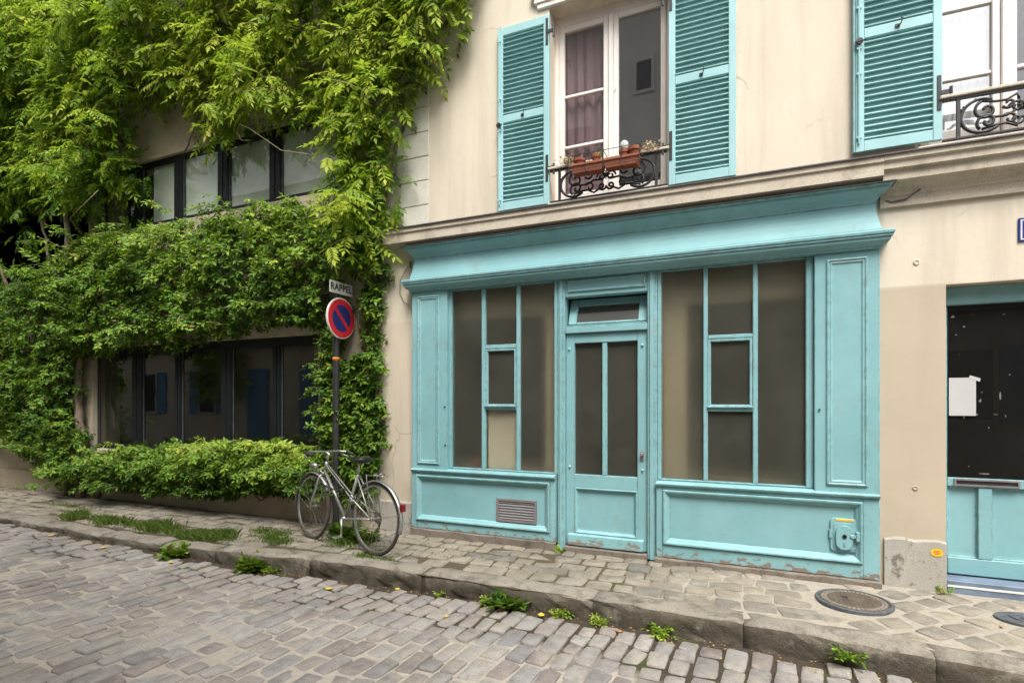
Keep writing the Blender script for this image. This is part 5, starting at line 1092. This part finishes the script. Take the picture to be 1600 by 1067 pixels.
# ------------------------------------------------------------------ trough and pots on the balcony
tr_ = thing('planter_trough', 'long terracotta trough in a wire holder on the iron balcony', 'planter', (-1.2, -.13, 3.545))
def trough(x0, x1):
    y0, y1, z0, z1 = -.20, -.075, 3.545, 3.625
    m = MB(); m.panel(0, 1, 0, 1, [(0, 0)], True) if False else None
    vs = []
    for (i, z) in ((.012, z0), (0, z1 - .018), (-.008, z1 - .018), (-.008, z1), (.01, z1), (.014, z1 - .03)): vs += [(x0 + i, y0 + i, z), (x1 - i, y0 + i, z), (x1 - i, y1 - i, z), (x0 + i, y1 - i, z)]
    m.add(vs, [(r_ * 4 + k, r_ * 4 + (k + 1) % 4, r_ * 4 + 4 + (k + 1) % 4, r_ * 4 + 4 + k) for r_ in range(5) for k in range(4)] + [(3, 2, 1, 0), (20, 21, 22, 23)]); return m
trough(-1.50, -1.205).build('trough', M['terra'], tr_); trough(-1.195, -.885).build('trough', M['terra'], tr_)
m = MB()
for z in (3.56, 3.70): m.tube([(-1.52, -.06, z), (-1.52, -.215, z), (-.87, -.215, z), (-.87, -.06, z)], .0035, 5)
for x_ in (-1.52, -1.36, -1.195, -1.03, -.87): m.tube([(x_, -.06, 3.70), (x_, -.215, 3.70), (x_, -.215, 3.54), (x_, -.06, 3.54)], .0035, 5)
m.build('wire_holder', M['iron'], tr_, fix=False)
def pot(x_, y_, z_, r_, h_, label):
    t = thing('flower_pot', label, 'pot', (x_, y_, z_), 'pots standing in the balcony trough')
    m = MB(); m.lathe([(r_ * .7, 0), (r_ * .93, h_ * .72), (r_ * 1.06, h_ * .72), (r_ * 1.08, h_), (r_ * .9, h_), (r_ * .85, h_ * .85)], (x_, y_, z_), 18); m.build('pot', M['terra'], t)
    MB().lathe([(r_ * .86, h_ * .82), (r_ * .4, h_ * .9)], (x_, y_, z_), 12).build('soil', M['soil'], t); return t
def plantlet(parent_label, x_, y_, z_, n, size, tone, name='pot_plant', temps=None, mat='evergreen', cat='plant'):
    k = n; a = rng.uniform(0, 6.28, k); d = np.stack([np.cos(a), np.sin(a), rng.uniform(.4, 1.9, k)], -1); pos = np.array([x_, y_, z_]) + rng.normal(0, .012, (k, 3)) * [1, 1, .4]
    me = leaf_mesh('leaves', *scatter(temps or SPRIG, pos - [x_, y_, z_], frames(d, np.tile([0, 0, 1.], (k, 1)) + rng.normal(0, .2, (k, 3))), np.full(k, size) * rng.uniform(.7, 1.2, k), np.clip(rng.normal(tone, .1, k), 0, 1)), M[mat])
    return tag(link(name, me, (x_, y_, z_)), parent_label, cat)
pot(-1.44, -.135, 3.60, .052, .09, 'leftmost terracotta pot in the balcony trough'); pot(-1.28, -.135, 3.60, .040, .10, 'narrow terracotta pot near the middle of the balcony trough'); pot(-1.02, -.135, 3.60, .045, .10, 'terracotta pot holding a small cactus in the balcony trough'); pot(-.93, -.135, 3.60, .058, .105, 'widest terracotta pot at the right end of the balcony trough')
m = MB(); m.lathe([(.02, 3.69), (.036, 3.71), (.040, 3.74), (.034, 3.77), (.015, 3.785)], (-1.02, -.135, 0), 14); tag(m.build('cactus', M['evergreen'] if False else simple('pale_cactus', (.42, .46, .42), .8, .3, 40, .6)), 'small pale round cactus in a balcony pot', 'cactus')
plantlet('tiny yellow green seedling in the narrow balcony pot', -1.28, -.135, 3.69, 7, .45, .9); plantlet('thin green plant between the pots in the balcony trough', -1.15, -.135, 3.61, 6, .6, .6)
def dry(x_, z_, label):
    t = thing('dried_flowers', label, 'plant', (x_, -.12, z_ - .03)); m = MB()
    for _ in range(150):
        p = Vector((x_ + random.gauss(0, .045), -.12 + random.gauss(0, .02), z_ + random.gauss(0, .022))); r_ = random.uniform(.004, .009)
        m.add([p + Vector((random.gauss(0, r_), random.gauss(0, r_), random.gauss(0, r_))) for _ in range(4)], [(0, 1, 2), (0, 2, 3), (0, 3, 1), (1, 3, 2)])
    m.build('flower_heads', M['dryflower'], t, kind='stuff', fix=False); m = MB()
    for _ in range(22): m.tube([(x_ + random.gauss(0, .02), -.10, z_ - .03), (x_ + random.gauss(0, .05), -.13 + random.gauss(0, .02), z_ + random.gauss(.0, .03))], .0015, 3)
    m.build('stems', M['dryflower'], t, kind='stuff', fix=False)
dry(-1.56, 3.705, 'dried pale flowers spilling over the left end of the balcony trough'); dry(-.80, 3.70, 'dried pale flowers spilling over the right end of the balcony trough')

# ------------------------------------------------------------------ covers in the pavement, cables
mc = thing('manhole_cover', 'round rusty manhole cover in the pavement under the right display window', 'manhole cover', (.71, -.47, -.015))
cz = pave_z(-.47)
m = MB(); m.lathe([(.245, -.05), (.245, .004), (.240, .008), (.222, .008), (.220, .0)], (.71, -.47, cz), 40); m.build('rim', M['castblue'], mc)
m = MB(); m.lathe([(.217, -.03), (.217, .004), (.212, .006)], (.71, -.47, cz), 40); lid = m.build('lid', M['castiron'], mc)
m = MB()
for k in range(44):
    a_ = 2 * math.pi * k / 44; c_, s_ = math.cos(a_), math.sin(a_)
    for r0, r1 in ((.172, .185), (.190, .205)):
        w_ = .009; m.add([(.71 + r_ * c_ - w_ * q_ * s_, -.47 + r_ * s_ + w_ * q_ * c_, cz + z_) for z_ in (.005, .009) for r_, q_ in ((r0, -1), (r1, -1), (r1, 1), (r0, 1))], [(4, 5, 6, 7), (0, 1, 5, 4), (1, 2, 6, 5), (2, 3, 7, 6), (3, 0, 4, 7)])
m.build('raised_ring', M['paver'], lid, kind='stuff', fix=False)
m = MB()
for i in range(-5, 6):
    for j in range(-5, 6):
        if math.hypot(i, j) < 5.2: m.box(.71 + i * .029 - .009, .71 + i * .029 + .009, -.47 + j * .029 - .009, -.47 + j * .029 + .009, cz + .005, cz + .008, .002)
m.build('raised_studs', M['castiron'], lid, kind='stuff', fix=False)
m = MB(); m.lathe([(.02, .004), (.02, .010), (.012, .012)], (.66, -.43, cz), 10); m.build('key_hole', M['iron'], lid)
vc = thing('valve_cover', 'blue grey oval valve cover in the pavement in front of the right door', 'valve cover', (1.72, -.43, -.015)); cz = pave_z(-.43)
m = MB(); m.lathe([(.17, -.04), (.17, .004), (.160, .008), (.13, .006)], (0, 0, 0), 30); m.xf(lambda x_, y_, z_: (1.72 + x_ * 1.15, -.43 + y_ * .8, cz + z_)); m.build('rim', M['castblue'], vc)
m = MB(); m.tube([(1.72 + r_ * 1.15 * math.cos(t), -.43 + r_ * .8 * math.sin(t), cz + .008) for t, r_ in zip(np.linspace(0, 12, 50), np.linspace(.12, .02, 50))], .007, 5); m.build('swirl', M['castblue'], vc)
m = MB(); m.tube([(HX0 + .035 + .004 * math.sin(z * 5), -.008, z) for z in np.linspace(3.10, .33, 24)], .0045, 5)
m.tube([(HX0 + .075 + .012 * math.sin(z * 3), -.006, z) for z in np.linspace(3.0, 2.2, 12)], .0025, 5); tag(m.build('cable', M['zinc']), 'thin dark cable running down the wall beside the leafy column', 'cable')
m = MB(); m.tube([(.925, -.12, 3.10), (.93, -.05, 3.06), (.96, -.02, 3.00), (1.03, -.035, 2.965), (1.12, -.04, 2.975), (1.21, -.045, 3.035)], .006, 6); tag(m.build('cable', M['zinc'], smooth=True), 'loose dark cable sagging beside the right end of the shop cornice', 'cable')
m = MB(); m.tube([(-3.42, -.02, 2.92), (-3.53, -.012, 2.78), (-3.54, -.01, 2.62), (-3.48, -.012, 2.52), (-3.42, -.012, 2.49)], .003, 5); m.tube([(-3.40, -.02, 2.96), (-3.37, -.05, 2.93), (-3.39, -.03, 2.89)], .010, 5); tag(m.build('cable', M['zinc']), 'thin looped wire on the wall at the left end of the shop cornice', 'cable')

# ------------------------------------------------------------------ grass, weeds, fallen leaves
def blades(cx, cy, rx, ry, n, h):
    x_ = cx + rng.normal(0, rx, n); y_ = cy + rng.normal(0, ry, n); return x_, y_, np.full(n, h) * rng.uniform(.5, 1.3, n)
G_ = [blades(*g) for g in ((-7.21, -0.95, 0.070, 0.043, 123, 0.073), (-5.26, -1.01, 0.084, 0.031, 330, 0.070), (-6.31, -0.98, 0.109, 0.032, 167, 0.088), (-6.38, -0.92, 0.094, 0.027, 111, 0.057), (-7.81, -0.90, 0.078, 0.047, 288, 0.079), (-5.23, -1.03, 0.104, 0.038, 158, 0.088), (-7.62, -1.02, 0.057, 0.054, 313, 0.083), (-5.42, -1.02, 0.107, 0.042, 363, 0.072), (-6.21, -0.90, 0.095, 0.053, 233, 0.095), (-5.95, -1.01, 0.109, 0.054, 143, 0.079), (-7.29, -0.91, 0.086, 0.034, 122, 0.067), (-6.05, -0.96, 0.068, 0.027, 167, 0.041), (-6.66, -0.97, 0.050, 0.043, 113, 0.061), (-6.20, -0.95, 0.114, 0.033, 210, 0.095), (-7.00, -1.03, 0.088, 0.026, 191, 0.093), (-7.05, -1.00, 0.095, 0.054, 263, 0.057), (-5.12, -0.95, 0.070, 0.039, 356, 0.061), (-5.39, -0.98, 0.048, 0.054, 349, 0.055), (-6.06, -0.93, 0.115, 0.038, 222, 0.069), (-6.31, -1.04, 0.073, 0.042, 100, 0.061), (-6.19, -1.02, 0.091, 0.035, 270, 0.077), (-6.88, -0.93, 0.099, 0.026, 121, 0.093), (-7.84, -0.98, 0.090, 0.034, 253, 0.050), (-7.36, -0.92, 0.108, 0.033, 283, 0.046), (-5.54, -0.93, 0.095, 0.029, 346, 0.052), (-5.57, -1.05, 0.055, 0.038, 139, 0.046), (-6.97, -0.99, 0.107, 0.038, 176, 0.044), (-5.75, -1.01, 0.085, 0.033, 151, 0.042), (-5.12, -1.04, 0.107, 0.042, 232, 0.059), (-5.50, -1.08, 0.090, 0.043, 305, 0.056), (-5.60, -1.05, 0.068, 0.038, 304, 0.071), (-7.80, -0.97, 0.056, 0.039, 351, 0.064), (-5.14, -0.94, 0.058, 0.047, 355, 0.093), (-6.32, -0.90, 0.109, 0.051, 236, 0.047), (-4.95, -.62, .06, .05, 250, .05), (-4.65, -.72, .06, .08, 450, .06), (-4.45, -.85, .08, .06, 400, .05), (-3.75, -.62, .12, .08, 700, .06), (-3.30, -.93, .07, .04, 320, .035), (-3.05, -.93, .06, .03, 200, .03), (-8.6, -.6, .3, .05, 400, .04), (-2.95, -.55, .3, .2, 160, .025), (-2.5, -.5, .4, .2, 160, .022), (-1.9, -.6, .6, .2, 160, .02))]
x_, y_, h_ = (np.concatenate([g[i] for g in G_]) for i in range(3)); n = len(x_); a_ = rng.uniform(0, 6.28, n); l_ = rng.uniform(.1, .8, n) * h_
z_ = .042 * y_ / 1.2 - .008; w_ = .0022; ca_, sa_ = np.cos(a_), np.sin(a_)
V = np.stack([np.stack([x_ - sa_ * w_, y_ + ca_ * w_, z_], -1), np.stack([x_ + sa_ * w_, y_ - ca_ * w_, z_], -1), np.stack([x_ + ca_ * l_ * .4 + sa_ * w_ * .8, y_ + sa_ * l_ * .4 - ca_ * w_ * .8, z_ + h_ * .7], -1), np.stack([x_ + ca_ * l_, y_ + sa_ * l_, z_ + h_], -1)], 1).reshape(-1, 3)
b_ = np.arange(n)[:, None] * 4; Fg = np.concatenate([b_ + [0, 1, 2], b_ + [0, 2, 3]], 0)
link('grass', leaf_mesh('grass', V, Fg, np.repeat(np.clip(rng.normal(.55, .2, n), 0, 1), 4), M['grass']), (0, 0, 0), kind='stuff')
BIG = [sprig(.10, 9, .06, .042) for _ in range(5)]; TINY = [sprig(.09, 8, .03, .018) for _ in range(5)]
def weed(x_, n, size, tone, temps, label, dy=-.03, zc=None):
    y_ = kerb_y(x_) + dy; zc = float(road_z(x_, y_)) - .004 if zc is None else zc
    w__ = plantlet(label, x_, y_, zc, n, size, tone, 'weed', temps, 'evergreen', 'weed'); w__['group'] = 'weeds along the kerb'
weed(-5.30, 34, 1.25, .6, BIG, 'leftmost bushy green weed at the foot of the kerb'); weed(-4.30, 34, 1.35, .55, BIG, 'bushy green weed at the kerb foot in front of the front wheel'); weed(-4.12, 16, .8, .65, TINY, 'low weed beside the bushy one by the front wheel')
weed(-1.86, 46, .95, .75, TINY, 'spreading weed at the kerb foot below the vent grille'); weed(-1.70, 12, 1.5, .35, BIG, 'dark upright weed beside the spreading one below the vent grille'); weed(-1.30, 40, .9, .8, TINY, 'yellow green weed at the kerb foot below the door'); weed(-.98, 36, .75, .85, TINY, 'low mossy weed at the kerb foot below the right door post'); weed(-.55, 30, 1.1, .7, TINY, 'compact green weed at the kerb foot below the right display window')
weed(.56, 26, 1.1, .55, TINY, 'weed growing in the kerb joint below the manhole cover', -.02, -.14); weed(-2.35, 18, .7, .8, TINY, 'tiny weed at the kerb foot just right of the bicycle')
for x_, y_, s_, t_, lab in ((1.36, -.05, .6, .7, 'small green weed at the corner of the plinth by the right door'), (-1.63, -.12, .7, .75, 'small weed at the foot of the left door post'), (1.92, -.72, 1.2, .75, 'green weed on the pavement at the right edge'), (-3.62, -.50, 1.3, .5, 'leafy weed behind the rear wheel of the bicycle'), (-3.95, -.42, 1.6, .4, 'dark leafy weed at the foot of the sign post')):
    w__ = plantlet(lab, x_, y_, pave_z(y_) - .004, 16 if s_ < 1.2 else 26, s_, t_, 'weed', TINY if s_ < 1.2 else BIG, 'evergreen', 'weed'); w__['group'] = 'weeds on the pavement'
def fallen(x_, y_, z_, s_, mat, label):
    m = MB(); a = random.uniform(0, 6.28); n = 7; vs = []
    for k in range(n):
        t = k / (n - 1); w_ = .42 * math.sin(math.pi * t) ** .8 * (1 - .3 * t)
        for q in (-1, 0, 1): vs.append((s_ * (t - .5), s_ * w_ * q, s_ * (.10 * abs(q) + .12 * (t - .5) ** 2 + .03)))
    m.add([(x_ + v[0] * math.cos(a) - v[1] * math.sin(a), y_ + v[0] * math.sin(a) + v[1] * math.cos(a), z_ + v[2]) for v in vs], [(i * 3 + k, i * 3 + k + 1, i * 3 + k + 4, i * 3 + k + 3) for i in range(n - 1) for k in range(2)])
    o = m.build('fallen_leaf', M[mat], smooth=True, fix=False); tag(o, label, 'leaf', 'fallen leaves on the street')
for x_, y_, s_, mt, lab in ((-3.28, -1.42, .07, 'leafyellow', 'orange yellow leaf on the setts below the bicycle'), (-1.73, -1.25, .075, 'leafbrown', 'round tan leaf on the setts beside the dark weed'), (-1.42, -1.22, .07, 'leafyellow', 'yellow leaf on the setts between two kerb weeds'), (-2.75, -1.17, .055, 'leafyellow', 'small yellow leaf under the kerb just right of the rear wheel'), (-.82, -1.28, .06, 'leafbrown', 'brown leaf beside the mossy kerb weed'), (1.02, -1.42, .045, 'leafyellow', 'tiny yellow leaf on the setts at the bottom right'), (-5.1, -1.55, .06, 'leafyellow', 'yellow leaf on the setts below the long grass'), (-4.6, -1.75, .05, 'leafbrown', 'brown leaf on the setts in front of the hedge'), (-7.2, -1.5, .07, 'leafyellow', 'leftmost yellow leaf on the setts'), (-6.1, -1.58, .07, 'leafyellow', 'yellow leaf in the gutter at the left'), (-2.05, -1.55, .04, 'leafyellow', 'small yellow leaf alone on the setts below the left display window')):
    fallen(x_, y_, float(road_z(x_, y_)) + .004, s_, mt, lab)
fallen(1.33, -.08, .002, .05, 'leafbrown', 'red brown leaf at the foot of the plinth by the right door'); fallen(1.50, -.62, pave_z(-.62) + .002, .03, 'leafbrown', 'red brown leaf on the pavement at the right'); 
# crumbs of leaf and earth along the kerb foot
m = MB()
for _ in range(900):
    x_ = random.uniform(-8, 2); y_ = kerb_y(x_) - abs(random.gauss(0, .10)) - .015; z_ = float(road_z(x_, y_)) + .002; r_ = random.uniform(.003, .010); a = random.uniform(0, 6.28); m.cur = random.choice((0, 0, 1, 2))
    m.add([(x_ + r_ * random.uniform(.6, 1.3) * math.cos(a + k * 1.57), y_ + r_ * random.uniform(.4, 1) * math.sin(a + k * 1.57), z_ + random.uniform(0, .004)) for k in range(4)] + [(x_, y_, z_ + r_ * .5)], [(0, 1, 4), (1, 2, 4), (2, 3, 4), (3, 0, 4)])
m.build('leaf_litter', [M['soil'], M['leafyellow'], M['leafbrown']], kind='stuff', fix=False)
